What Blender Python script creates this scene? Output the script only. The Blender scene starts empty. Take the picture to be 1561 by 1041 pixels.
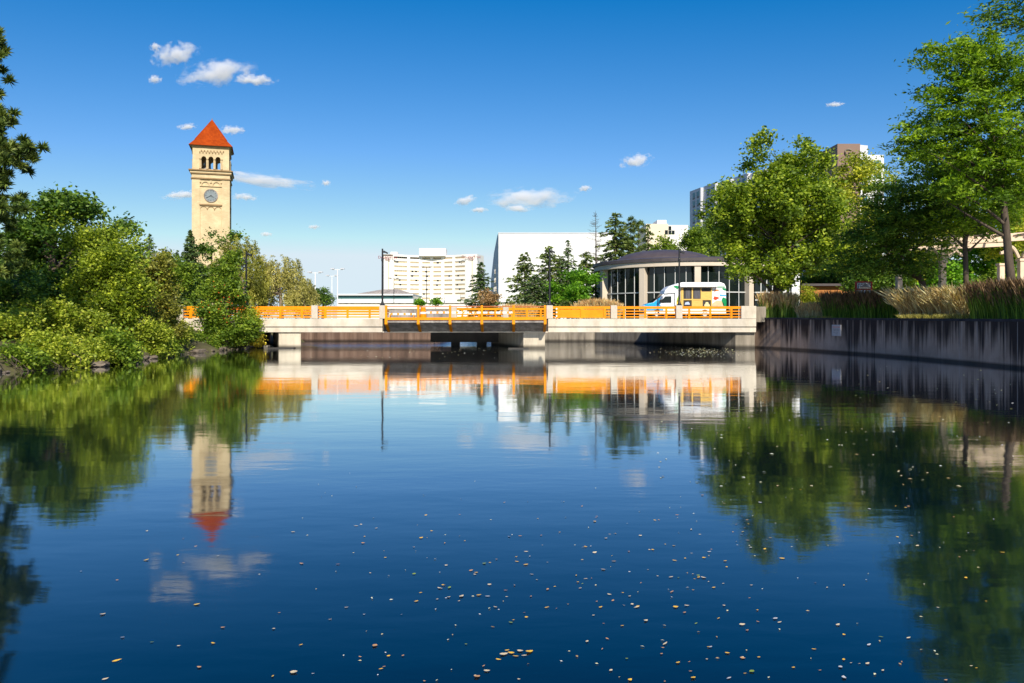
import bpy, bmesh, math, random
import numpy as np
from mathutils import Vector, Matrix
R = math.radians
random.seed(7)
rng = np.random.default_rng(7)
scene = bpy.context.scene
COL = scene.collection
# ------------------------------------------------------------------ camera
EYE = 2.25          # height of the eye above the water
FPX = 1214.0        # focal length in pixels of the 1561 px wide photograph
HOR = 486.0         # row of the horizon
cam = bpy.data.cameras.new("camera"); cam.sensor_width = 36.0; cam.lens = FPX / 1561 * 36
cam.shift_y = -(520.5 - HOR) / 1561; cam.clip_start = 0.1; cam.clip_end = 9000
cam_o = bpy.data.objects.new("camera", cam); COL.objects.link(cam_o)
cam_o.location = (0, 0, EYE); cam_o.rotation_euler = (R(90), 0, 0)
scene.camera = cam_o
# ------------------------------------------------------------------ light
SUN_EL, SUN_AZ = 38.0, 12.0     # elevation; degrees to the right of straight behind the camera
sd = Vector((math.sin(R(SUN_AZ)) * math.cos(R(SUN_EL)), -math.cos(R(SUN_AZ)) * math.cos(R(SUN_EL)), math.sin(R(SUN_EL))))
sun = bpy.data.lights.new("sun", 'SUN'); sun.energy = 4.8; sun.angle = R(0.5); sun.color = (1.0, 0.93, 0.80)
sun_o = bpy.data.objects.new("sun", sun); COL.objects.link(sun_o)
sun_o.rotation_euler = sd.to_track_quat('Z', 'Y').to_euler(); sun_o.location = sd * 60
w = bpy.data.worlds.new("World"); scene.world = w; w.use_nodes = True
nt = w.node_tree; nt.nodes.clear()
sky = nt.nodes.new("ShaderNodeTexSky"); sky.sky_type = 'NISHITA'; sky.sun_disc = False
sky.sun_elevation = R(SUN_EL); sky.sun_rotation = R(180 - SUN_AZ); sky.altitude = 600
sky.air_density = 1.0; sky.dust_density = 0.25; sky.ozone_density = 2.5
hs = nt.nodes.new("ShaderNodeHueSaturation"); hs.inputs["Saturation"].default_value = 1.25
bg = nt.nodes.new("ShaderNodeBackground"); bg.inputs["Strength"].default_value = 0.13
wo = nt.nodes.new("ShaderNodeOutputWorld")
nt.links.new(sky.outputs[0], hs.inputs["Color"]); pol = nt.nodes.new("ShaderNodeVectorMath"); pol.operation = 'MULTIPLY_ADD'      # deep polarised blue away from the sun
pol.inputs[1].default_value = (0.88, 0.72, 0.70); pol.inputs[2].default_value = (-0.56, -0.28, 0.25)
flo = nt.nodes.new("ShaderNodeVectorMath"); flo.operation = 'MAXIMUM'; flo.inputs[1].default_value = (0.02, 0.1, 0.3)
nt.links.new(hs.outputs[0], pol.inputs[0]); nt.links.new(pol.outputs[0], flo.inputs[0]); cel = nt.nodes.new("ShaderNodeVectorMath"); cel.operation = 'MINIMUM'; cel.inputs[1].default_value = (3.95, 4.7, 5.2)
nt.links.new(flo.outputs[0], cel.inputs[0]); nt.links.new(cel.outputs[0], bg.inputs[0]); nt.links.new(bg.outputs[0], wo.inputs[0])
vs = scene.view_settings; vs.view_transform = 'Standard'; vs.look = 'None'; vs.gamma = 1.0; vs.exposure = 0.45; vs.use_curve_mapping = False
scene.display_settings.display_device = 'sRGB'
scene.cycles.volume_bounces = 4; scene.cycles.max_bounces = 10; scene.cycles.transparent_max_bounces = 12

# ------------------------------------------------------------------ helpers
def P(px, py, Y):
    """a photo pixel at depth Y as a point of the place"""
    return Vector(((px - 780.5) / FPX * Y, Y, EYE - (py - HOR) / FPX * Y))
def X(px, Y): return (px - 780.5) / FPX * Y
def Z(py, Y): return EYE - (py - HOR) / FPX * Y

def tag(o, label=None, cat=None, group=None, kind=None):
    if label: o['label'] = label
    if cat: o['category'] = cat
    if group: o['group'] = group
    if kind: o['kind'] = kind
    return o
def empty(name, loc=(0, 0, 0), rz=0.0, label=None, cat=None, group=None):
    o = bpy.data.objects.new(name, None); COL.objects.link(o)
    o.location = loc; o.rotation_euler = (0, 0, rz); o.empty_display_size = 0.3
    return tag(o, label, cat, group)
def link(name, me, mat, parent=None, loc=None):
    o = bpy.data.objects.new(name, me); COL.objects.link(o)
    if mat is not None and len(me.materials) == 0: me.materials.append(mat)
    if parent: o.parent = parent
    if loc is not None: o.location = loc
    return o
def copy_tree(o, parent=None):
    c = o.copy(); COL.objects.link(c)
    if parent: c.parent = parent
    for ch in list(o.children): copy_tree(ch, c)
    return c

class MB:
    def __init__(s): s.v = []; s.f = []
    def add(s, vs, fs):
        b = len(s.v); s.v += [tuple(p) for p in vs]; s.f += [tuple(i + b for i in f) for f in fs]; return s
    def box(s, x0, x1, y0, y1, z0, z1):
        return s.add([(x0,y0,z0),(x1,y0,z0),(x1,y1,z0),(x0,y1,z0),(x0,y0,z1),(x1,y0,z1),(x1,y1,z1),(x0,y1,z1)],
                     [(0,3,2,1),(4,5,6,7),(0,1,5,4),(1,2,6,5),(2,3,7,6),(3,0,4,7)])
    def bar(s, a, b, wx, wz):
        """square bar from a to b"""
        a = Vector(a); b = Vector(b); d = (b - a).normalized()
        u = d.cross(Vector((0,0,1)))
        if u.length < 1e-3: u = Vector((1,0,0))
        u.normalize(); n = u.cross(d).normalized()
        q = []
        for p in (a, b):
            for (i, j) in ((-1,-1),(1,-1),(1,1),(-1,1)): q.append(p + u*(i*wx/2) + n*(j*wz/2))
        return s.add(q, [(0,1,2,3),(7,6,5,4),(0,4,5,1),(1,5,6,2),(2,6,7,3),(3,7,4,0)])
    def prism(s, pts, axis, a, b):
        """polygon pts (2D) extruded along axis from a to b; axis 'x': pts=(y,z), 'y': (x,z), 'z': (x,y)"""
        def mk(p, t): return {'x': (t, p[0], p[1]), 'y': (p[0], t, p[1]), 'z': (p[0], p[1], t)}[axis]
        n = len(pts); q = [mk(p, a) for p in pts] + [mk(p, b) for p in pts]
        fs = [tuple(range(n)), tuple(range(2*n-1, n-1, -1))] + [(i, i+n, (i+1)%n+n, (i+1)%n) for i in range(n)]
        return s.add(q, fs)
    def tube(s, pts, rad, n=8, cap=True):
        pts = [Vector(p) for p in pts]; b = len(s.v); m = len(pts)
        rad = rad if hasattr(rad, '__len__') else [rad]*m
        u = None
        for i, p in enumerate(pts):
            d = (pts[min(i+1, m-1)] - pts[max(i-1, 0)]).normalized()
            if u is None:
                u = d.orthogonal().normalized()
            else:
                u = (u - d * u.dot(d)); u = u.normalized() if u.length > 1e-5 else d.orthogonal().normalized()
            v = d.cross(u)
            for k in range(n):
                a = 2*math.pi*k/n; s.v.append(tuple(p + (u*math.cos(a) + v*math.sin(a))*rad[i]))
        for i in range(m-1):
            for k in range(n):
                s.f.append((b+i*n+k, b+i*n+(k+1)%n, b+(i+1)*n+(k+1)%n, b+(i+1)*n+k))
        if cap:
            s.f.append(tuple(b+k for k in range(n-1,-1,-1))); s.f.append(tuple(b+(m-1)*n+k for k in range(n)))
        return s
    def lathe(s, prof, n=32, c=(0,0), a0=0.0, a1=2*math.pi, close=True):
        b = len(s.v); full = abs(a1-a0-2*math.pi) < 1e-6; cols = n if full else n+1
        for (r, z) in prof:
            for k in range(cols):
                a = a0 + (a1-a0)*k/n; s.v.append((c[0]+r*math.cos(a), c[1]+r*math.sin(a), z))
        for i in range(len(prof)-1):
            for k in range(n):
                k2 = (k+1) % cols
                s.f.append((b+i*cols+k, b+i*cols+k2, b+(i+1)*cols+k2, b+(i+1)*cols+k))
        return s
    def build(s, name, mat, parent=None, smooth=False, bevel=0.0, loc=None):
        me = bpy.data.meshes.new(name); me.from_pydata(s.v, [], s.f); me.update()
        bm = bmesh.new(); bm.from_mesh(me); bmesh.ops.recalc_face_normals(bm, faces=bm.faces); bm.to_mesh(me); bm.free()
        if smooth: me.polygons.foreach_set('use_smooth', [True]*len(me.polygons))
        o = link(name, me, mat, parent, loc)
        if bevel:
            m = o.modifiers.new('bevel', 'BEVEL'); m.width = bevel; m.segments = 2; m.limit_method = 'ANGLE'; m.angle_limit = R(50)
        return o

def np_mesh(name, verts, quads, tone=None, smooth=False):
    me = bpy.data.meshes.new(name); n = len(verts); q = len(quads); k = quads.shape[1]
    me.vertices.add(n); me.vertices.foreach_set('co', np.asarray(verts, dtype=np.float32).ravel())
    me.loops.add(q*k); me.loops.foreach_set('vertex_index', np.asarray(quads, dtype=np.int32).ravel())
    me.polygons.add(q); me.polygons.foreach_set('loop_start', np.arange(0, q*k, k, dtype=np.int32))
    me.update(calc_edges=True); me.validate()
    if tone is not None:
        a = me.attributes.new('tone', 'FLOAT', 'FACE'); a.data.foreach_set('value', np.asarray(tone, dtype=np.float32))
    if smooth: me.polygons.foreach_set('use_smooth', [True]*q)
    return me

# ------------------------------------------------------------------ materials
def new_mat(name):
    m = bpy.data.materials.new(name); m.use_nodes = True; t = m.node_tree
    return m, t, t.nodes["Principled BSDF"]
def nd(t, kind, **kw):
    n = t.nodes.new(kind)
    for k, v in kw.items():
        if hasattr(n, k): setattr(n, k, v)
        else: n.inputs[k].default_value = v
    return n
def ramp(t, fac, stops, interp='LINEAR'):
    r = t.nodes.new("ShaderNodeValToRGB"); r.color_ramp.interpolation = interp; e = r.color_ramp.elements
    while len(e) < len(stops): e.new(0.5)
    for i, (p, c) in enumerate(stops): e[i].position = p; e[i].color = (*c, 1) if len(c) == 3 else c
    t.links.new(fac, r.inputs[0]); return r
def surf(name, c0, c1, scale=1.5, rough=0.7, bump=0.15, bscale=None, metallic=0.0, stretch=(1,1,1), spec=0.3, detail=6):
    """a surface of one material, its colour wandering between c0 and c1"""
    m, t, b = new_mat(name)
    tc = nd(t, "ShaderNodeTexCoord"); mp = nd(t, "ShaderNodeMapping"); mp.inputs["Scale"].default_value = stretch
    t.links.new(tc.outputs["Object"], mp.inputs[0])
    n = nd(t, "ShaderNodeTexNoise", Scale=scale, Detail=detail, Roughness=0.6); t.links.new(mp.outputs[0], n.inputs["Vector"])
    r = ramp(t, n.outputs["Fac"], [(0.3, c0), (0.7, c1)]); t.links.new(r.outputs[0], b.inputs["Base Color"])
    b.inputs["Roughness"].default_value = rough; b.inputs["Metallic"].default_value = metallic
    b.inputs["Specular IOR Level"].default_value = spec
    if bump:
        n2 = nd(t, "ShaderNodeTexNoise", Scale=bscale or scale*8, Detail=5); t.links.new(mp.outputs[0], n2.inputs["Vector"])
        bp = nd(t, "ShaderNodeBump", Strength=bump, Distance=0.02); t.links.new(n2.outputs["Fac"], bp.inputs["Height"]); t.links.new(bp.outputs[0], b.inputs["Normal"])
    return m
LEAF_GAIN = 2.2
def leaf_mat(name, dark, mid, light, trans=0.35, rough=0.5):
    dark, mid, light = [tuple(min(0.8, c*LEAF_GAIN*f*(1.09 if i == 0 else 1.02)) for i, c in enumerate(q)) for q, f in ((dark, 0.42), (mid, 0.90), (light, 1.2))]
    m, t, b = new_mat(name)
    at = nd(t, "ShaderNodeAttribute", attribute_name="tone")
    r = ramp(t, at.outputs["Fac"], [(0.0, dark), (0.5, mid), (1.0, light)])
    t.links.new(r.outputs[0], b.inputs["Base Color"]); b.inputs["Roughness"].default_value = rough; b.inputs["Specular IOR Level"].default_value = 0.25
    tr = nd(t, "ShaderNodeBsdfTranslucent"); mul = nd(t, "ShaderNodeMix", data_type='RGBA', blend_type='MULTIPLY')
    mul.inputs[0].default_value = 1.0; t.links.new(r.outputs[0], mul.inputs[6]); mul.inputs[7].default_value = (1.6, 1.7, 0.5, 1)
    t.links.new(mul.outputs[2], tr.inputs[0])
    mx = nd(t, "ShaderNodeMixShader"); mx.inputs[0].default_value = trans
    t.links.new(b.outputs[0], mx.inputs[1]); t.links.new(tr.outputs[0], mx.inputs[2]); t.links.new(mx.outputs[0], t.nodes["Material Output"].inputs[0])
    return m
def streaked(name, base, stain, light, amount=0.5, rough=0.85, vs=0.12, hs_=3.0, wet=False):
    """concrete with stains running down it"""
    m, t, b = new_mat(name)
    tc = nd(t, "ShaderNodeTexCoord"); mp = nd(t, "ShaderNodeMapping"); mp.inputs["Scale"].default_value = (hs_, hs_, vs)
    t.links.new(tc.outputs["Object"], mp.inputs[0])
    n = nd(t, "ShaderNodeTexNoise", Scale=1.0, Detail=7, Roughness=0.65); t.links.new(mp.outputs[0], n.inputs["Vector"])
    r = ramp(t, n.outputs["Fac"], [(0.5-amount*0.3, stain), (0.52, base), (0.72, light)])
    n3 = nd(t, "ShaderNodeTexNoise", Scale=0.45, Detail=5); t.links.new(tc.outputs["Object"], n3.inputs["Vector"])
    mx = nd(t, "ShaderNodeMix", data_type='RGBA', blend_type='MULTIPLY'); mx.inputs[0].default_value = 0.6
    r2 = ramp(t, n3.outputs["Fac"], [(0.3, (0.6,0.6,0.62)), (0.7, (1.1,1.08,1.05))])
    t.links.new(r.outputs[0], mx.inputs[6]); t.links.new(r2.outputs[0], mx.inputs[7]); t.links.new(mx.outputs[2], b.inputs["Base Color"])
    b.inputs["Roughness"].default_value = rough; b.inputs["Specular IOR Level"].default_value = 0.25
    if wet:
        sp = nd(t, "ShaderNodeSeparateXYZ"); t.links.new(tc.outputs["Object"], sp.inputs[0])
        wr = nd(t, "ShaderNodeMapRange"); wr.inputs[1].default_value = 0.12; wr.inputs[2].default_value = 0.34; wr.inputs[3].default_value = 0.22; wr.inputs[4].default_value = 1.0; t.links.new(sp.outputs[2], wr.inputs[0])
        m3 = nd(t, "ShaderNodeMix", data_type='RGBA', blend_type='MULTIPLY'); m3.inputs[0].default_value = 1; t.links.new(mx.outputs[2], m3.inputs[6]); t.links.new(wr.outputs[0], m3.inputs[7]); t.links.new(m3.outputs[2], b.inputs["Base Color"])
    n2 = nd(t, "ShaderNodeTexNoise", Scale=14, Detail=5); t.links.new(tc.outputs["Object"], n2.inputs["Vector"])
    bp = nd(t, "ShaderNodeBump", Strength=0.25, Distance=0.02); t.links.new(n2.outputs["Fac"], bp.inputs["Height"]); t.links.new(bp.outputs[0], b.inputs["Normal"])
    return m
def bricks(name, c0, c1, mortar, sc=1.0, bw=0.22, rh=0.075, rough=0.85):
    m, t, b = new_mat(name)
    tc = nd(t, "ShaderNodeTexCoord"); sep = nd(t, "ShaderNodeSeparateXYZ"); t.links.new(tc.outputs["Object"], sep.inputs[0])
    ad = nd(t, "ShaderNodeMath", operation='ADD'); t.links.new(sep.outputs[0], ad.inputs[0]); t.links.new(sep.outputs[1], ad.inputs[1])
    cb = nd(t, "ShaderNodeCombineXYZ"); t.links.new(ad.outputs[0], cb.inputs[0]); t.links.new(sep.outputs[2], cb.inputs[1])
    br = nd(t, "ShaderNodeTexBrick", Scale=sc); br.inputs["Brick Width"].default_value = bw; br.inputs["Row Height"].default_value = rh
    br.inputs["Mortar Size"].default_value = 0.008; br.inputs["Color1"].default_value = (*c0,1); br.inputs["Color2"].default_value = (*c1,1); br.inputs["Mortar"].default_value = (*mortar,1)
    t.links.new(cb.outputs[0], br.inputs["Vector"])
    n = nd(t, "ShaderNodeTexNoise", Scale=0.5, Detail=6); t.links.new(tc.outputs["Object"], n.inputs["Vector"])
    r = ramp(t, n.outputs["Fac"], [(0.3, (0.82,0.8,0.78)), (0.7, (1.05,1.05,1.05))])
    mx = nd(t, "ShaderNodeMix", data_type='RGBA', blend_type='MULTIPLY'); mx.inputs[0].default_value = 1
    t.links.new(br.outputs[0], mx.inputs[6]); t.links.new(r.outputs[0], mx.inputs[7]); t.links.new(mx.outputs[2], b.inputs["Base Color"])
    b.inputs["Roughness"].default_value = rough; b.inputs["Specular IOR Level"].default_value = 0.05
    return m
def glass_mat(name, c, rough=0.04):
    m, t, b = new_mat(name); b.inputs["Base Color"].default_value = (*c, 1); b.inputs["Roughness"].default_value = rough
    b.inputs["Specular IOR Level"].default_value = 0.4
    tc = nd(t, "ShaderNodeTexCoord"); n = nd(t, "ShaderNodeTexNoise", Scale=0.5, Detail=2); t.links.new(tc.outputs["Object"], n.inputs["Vector"])
    bp = nd(t, "ShaderNodeBump", Strength=0.08, Distance=0.05); t.links.new(n.outputs["Fac"], bp.inputs["Height"]); t.links.new(bp.outputs[0], b.inputs["Normal"])
    return m
def river_wall(name):
    """old concrete: grey body, black growth running down from the top in uneven tongues, pale lime runs, board joints"""
    m, t, b = new_mat(name)
    tc = nd(t, "ShaderNodeTexCoord"); sep = nd(t, "ShaderNodeSeparateXYZ"); t.links.new(tc.outputs["Object"], sep.inputs[0])
    def noise(sc, stretch, detail=6, rough=0.65, dist=0.0):
        mp = nd(t, "ShaderNodeMapping"); mp.inputs["Scale"].default_value = stretch; t.links.new(tc.outputs["Object"], mp.inputs[0])
        n = nd(t, "ShaderNodeTexNoise", Scale=sc, Detail=detail, Roughness=rough, Distortion=dist); t.links.new(mp.outputs[0], n.inputs["Vector"]); return n.outputs["Fac"]
    body = ramp(t, noise(0.7, (1,1,0.8)), [(0.3, (0.25,0.172,0.125)), (0.7, (0.47,0.335,0.25))])
    runs = noise(1.0, (2.6,2.6,0.05), 8, 0.7)
    wide = noise(1.0, (0.35,0.35,0.10), 3)
    # growth is heavier near the top edge
    hz_ = nd(t, "ShaderNodeMapRange"); hz_.inputs[1].default_value = 0.2; hz_.inputs[2].default_value = 2.3; hz_.inputs[3].default_value = -0.11; hz_.inputs[4].default_value = 0.12; t.links.new(sep.outputs[2], hz_.inputs[0])
    s1 = nd(t, "ShaderNodeMath", operation='ADD'); t.links.new(runs, s1.inputs[0]); t.links.new(hz_.outputs[0], s1.inputs[1])
    w1 = nd(t, "ShaderNodeMath", operation='MULTIPLY_ADD'); t.links.new(wide, w1.inputs[0]); w1.inputs[1].default_value = 0.7; w1.inputs[2].default_value = -0.35
    s2 = nd(t, "ShaderNodeMath", operation='ADD'); t.links.new(s1.outputs[0], s2.inputs[0]); t.links.new(w1.outputs[0], s2.inputs[1])
    msk = ramp(t, s2.outputs[0], [(0.44, (0,0,0)), (0.60, (1,1,1))])
    mx = nd(t, "ShaderNodeMix", data_type='RGBA'); t.links.new(msk.outputs[0], mx.inputs[0]); t.links.new(body.outputs[0], mx.inputs[6]); mx.inputs[7].default_value = (0.036,0.024,0.02,1)
    lime = ramp(t, noise(1.0, (5.5,5.5,0.10), 5, 0.6), [(0.60, (0,0,0)), (0.72, (0.75,0.75,0.75))])
    mx2 = nd(t, "ShaderNodeMix", data_type='RGBA'); t.links.new(lime.outputs[0], mx2.inputs[0]); t.links.new(mx.outputs[2], mx2.inputs[6]); mx2.inputs[7].default_value = (0.46,0.38,0.33,1)
    wet = nd(t, "ShaderNodeMapRange"); wet.inputs[1].default_value = 0.10; wet.inputs[2].default_value = 0.22; wet.inputs[3].default_value = 0.25; wet.inputs[4].default_value = 1.0; t.links.new(sep.outputs[2], wet.inputs[0])
    mx3 = nd(t, "ShaderNodeMix", data_type='RGBA', blend_type='MULTIPLY'); mx3.inputs[0].default_value = 1; t.links.new(mx2.outputs[2], mx3.inputs[6]); t.links.new(wet.outputs[0], mx3.inputs[7])
    t.links.new(mx3.outputs[2], b.inputs["Base Color"]); b.inputs["Roughness"].default_value = 0.85; b.inputs["Specular IOR Level"].default_value = 0.2
    bp = nd(t, "ShaderNodeBump", Strength=0.3, Distance=0.02); t.links.new(noise(9, (1,1,0.6)), bp.inputs["Height"]); t.links.new(bp.outputs[0], b.inputs["Normal"])
    return m
M = {}
M['beige'] = streaked('cast_concrete', (0.63,0.555,0.45), (0.52,0.45,0.35), (0.67,0.60,0.49), 0.45, vs=0.6, hs_=1.2)
M['pier'] = streaked('pier_concrete', (0.56,0.49,0.38), (0.40,0.34,0.26), (0.60,0.53,0.42), 0.6, vs=0.3, hs_=2, wet=True)
M['wall_dark'] = river_wall('stained_concrete')
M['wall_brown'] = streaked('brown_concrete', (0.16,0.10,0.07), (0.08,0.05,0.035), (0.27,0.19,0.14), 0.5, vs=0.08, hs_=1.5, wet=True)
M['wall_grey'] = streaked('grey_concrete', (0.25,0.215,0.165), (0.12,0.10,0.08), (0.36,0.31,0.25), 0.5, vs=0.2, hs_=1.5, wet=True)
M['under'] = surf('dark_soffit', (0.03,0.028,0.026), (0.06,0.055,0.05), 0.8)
M['orange'] = surf('orange_paint', (0.66,0.20,0.001), (0.84,0.30,0.002), 0.9, 0.5, 0.05, spec=0.2)
M['girder'] = streaked('weathered_steel', (0.33,0.29,0.26), (0.20,0.175,0.155), (0.52,0.48,0.44), 0.5, vs=0.5, hs_=2)
M['black'] = surf('black_paint', (0.008,0.008,0.009), (0.016,0.016,0.017), 3, 0.4, 0.03, spec=0.5)
M['white'] = surf('white_paint', (0.76,0.76,0.75), (0.82,0.82,0.81), 0.4, 0.6, 0.04)
M['clad'] = bricks('white_cladding', (0.77,0.77,0.76), (0.81,0.81,0.80), (0.66,0.66,0.65), 1.0, 4.0, 3.2)
M['hotel'] = surf('white_stucco', (0.78,0.74,0.67), (0.85,0.81,0.74), 0.08, 0.8, 0.05)
M['hotel_tan'] = surf('tan_panel', (0.46,0.38,0.24), (0.56,0.46,0.30), 0.5, 0.6, 0.0)  # own tan colour of the window strips and stair panels
M['dark_glass'] = glass_mat('dark_glass', (0.008,0.013,0.012))
M['teal_glass'] = glass_mat('teal_glass', (0.04,0.12,0.12))
M['fascia'] = surf('warm_panel', (0.58,0.49,0.38), (0.64,0.54,0.43), 0.6, 0.6, 0.04)
M['roof_dark'] = surf('dark_metal_roof', (0.055,0.044,0.045), (0.085,0.068,0.068), 0.8, 0.5, 0.06, spec=0.5)
M['mullion'] = surf('pale_aluminium', (0.55,0.55,0.53), (0.62,0.62,0.6), 2, 0.4, 0.0, metallic=0.2)
M['tower'] = bricks('cream_brick', (0.60,0.47,0.28), (0.68,0.535,0.325), (0.48,0.37,0.22), 1.0, 0.6, 0.22)
M['tower_trim'] = surf('cream_stone', (0.50,0.37,0.20), (0.60,0.46,0.27), 0.8, 0.8, 0.1)
M['cornice'] = surf('dark_cream_stone', (0.22,0.135,0.06), (0.32,0.205,0.10), 0.9, 0.8, 0.1)
M['tile'] = bricks('orange_tile', (0.38,0.060,0.007), (0.29,0.042,0.006), (0.20,0.033,0.007), 1.0, 0.35, 0.3)
M['brick'] = bricks('orange_brick', (0.58,0.24,0.07), (0.5,0.19,0.05), (0.42,0.22,0.1))
M['brown_panel'] = surf('brown_panel', (0.20,0.125,0.095), (0.23,0.15,0.115), 0.1, 0.7, 0.03)
M['grey_panel'] = surf('grey_panel', (0.50,0.50,0.53), (0.56,0.56,0.59), 0.2, 0.7, 0.03)
M['bark'] = surf('grey_brown_bark', (0.05,0.037,0.026), (0.12,0.09,0.065), 3, 0.9, 0.6, 12, stretch=(3,3,0.6))
M['bark_pale'] = surf('pale_bark', (0.16,0.12,0.085), (0.30,0.24,0.18), 3, 0.9, 0.5, 12, stretch=(3,3,0.6))
M['rock'] = surf('river_rock', (0.06,0.046,0.034), (0.20,0.16,0.12), 2.2, 0.9, 0.5, 9)
M['soil'] = surf('bank_soil', (0.05,0.045,0.02), (0.12,0.11,0.045), 0.9, 0.95, 0.6, 5)
M['paving'] = surf('pale_paving', (0.33,0.29,0.24), (0.42,0.38,0.32), 0.5, 0.85, 0.1)
M['lawn'] = surf('lawn', (0.05,0.08,0.015), (0.09,0.12,0.03), 0.7, 0.95, 0.4, 9)
M['asphalt'] = surf('asphalt', (0.045,0.045,0.047), (0.07,0.07,0.07), 1.2, 0.9, 0.3, 20)
M['tan_block'] = surf('tan_block_stucco', (0.66,0.56,0.42), (0.72,0.62,0.47), 0.1, 0.8, 0.03)
M['red'] = surf('dark_red_paint', (0.30,0.02,0.015), (0.36,0.03,0.02), 2, 0.5, 0.03)
M['pergola'] = surf('sandstone_paint', (0.62,0.47,0.33), (0.72,0.56,0.41), 1.2, 0.7, 0.08)
# foliage
LM = {
 'maple': leaf_mat('maple_leaf', (0.032,0.065,0.006), (0.078,0.125,0.010), (0.20,0.235,0.02), 0.35),
 'locust': leaf_mat('locust_leaf', (0.018,0.048,0.003), (0.055,0.108,0.006), (0.15,0.215,0.012), 0.42),
 'locust_dark': leaf_mat('dark_locust_leaf', (0.015,0.042,0.005), (0.04,0.085,0.007), (0.11,0.16,0.014), 0.3),
 'lime': leaf_mat('yellow_green_leaf', (0.06,0.085,0.007), (0.14,0.17,0.014), (0.27,0.26,0.03), 0.4),
 'dark': leaf_mat('dark_green_leaf', (0.014,0.038,0.006), (0.035,0.075,0.009), (0.085,0.13,0.014), 0.28),
 'mid': leaf_mat('mid_green_leaf', (0.025,0.055,0.006), (0.06,0.105,0.009), (0.14,0.18,0.018), 0.33),
 'fresh': leaf_mat('fresh_leaf', (0.034,0.062,0.006), (0.088,0.128,0.010), (0.20,0.23,0.02), 0.36),
 'bush': leaf_mat('bush_leaf', (0.052,0.085,0.009), (0.122,0.165,0.014), (0.26,0.27,0.04), 0.36),
 'bright': leaf_mat('bright_green_leaf', (0.022,0.07,0.005), (0.055,0.14,0.008), (0.12,0.22,0.015), 0.38),
 'sage': leaf_mat('sage_leaf', (0.075,0.085,0.022), (0.15,0.15,0.04), (0.27,0.25,0.085), 0.3),
 'olive': leaf_mat('olive_leaf', (0.05,0.062,0.010), (0.10,0.11,0.016), (0.19,0.185,0.035), 0.3),
 'spruce': leaf_mat('spruce_needle', (0.015,0.034,0.012), (0.034,0.062,0.018), (0.075,0.105,0.03), 0.12),
 'pine': leaf_mat('pine_needle', (0.018,0.038,0.008), (0.042,0.070,0.012), (0.105,0.125,0.025), 0.12),
 'brown': leaf_mat('dry_leaf', (0.09,0.055,0.025), (0.17,0.11,0.05), (0.26,0.18,0.08), 0.2),
 'yellow': leaf_mat('yellowing_leaf', (0.16,0.13,0.01), (0.33,0.26,0.02), (0.5,0.38,0.05), 0.3),
 'blade_fresh': leaf_mat('fresh_grass_blade', (0.05,0.09,0.012), (0.10,0.165,0.02), (0.2,0.26,0.05), 0.3),
 'blade': leaf_mat('grass_blade', (0.015,0.045,0.006), (0.045,0.10,0.010), (0.12,0.18,0.025), 0.25),
 'plume': leaf_mat('grass_plume', (0.24,0.14,0.065), (0.36,0.235,0.11), (0.44,0.32,0.17), 0.25),
 'straw': leaf_mat('straw_blade', (0.16,0.115,0.05), (0.29,0.225,0.11), (0.40,0.33,0.19), 0.2),
 'plume_shaded': leaf_mat('shaded_plume', (0.04,0.027,0.014), (0.085,0.055,0.03), (0.15,0.105,0.055), 0.2),  # plume darkened in colour to stand in for the tree shade
}
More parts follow.
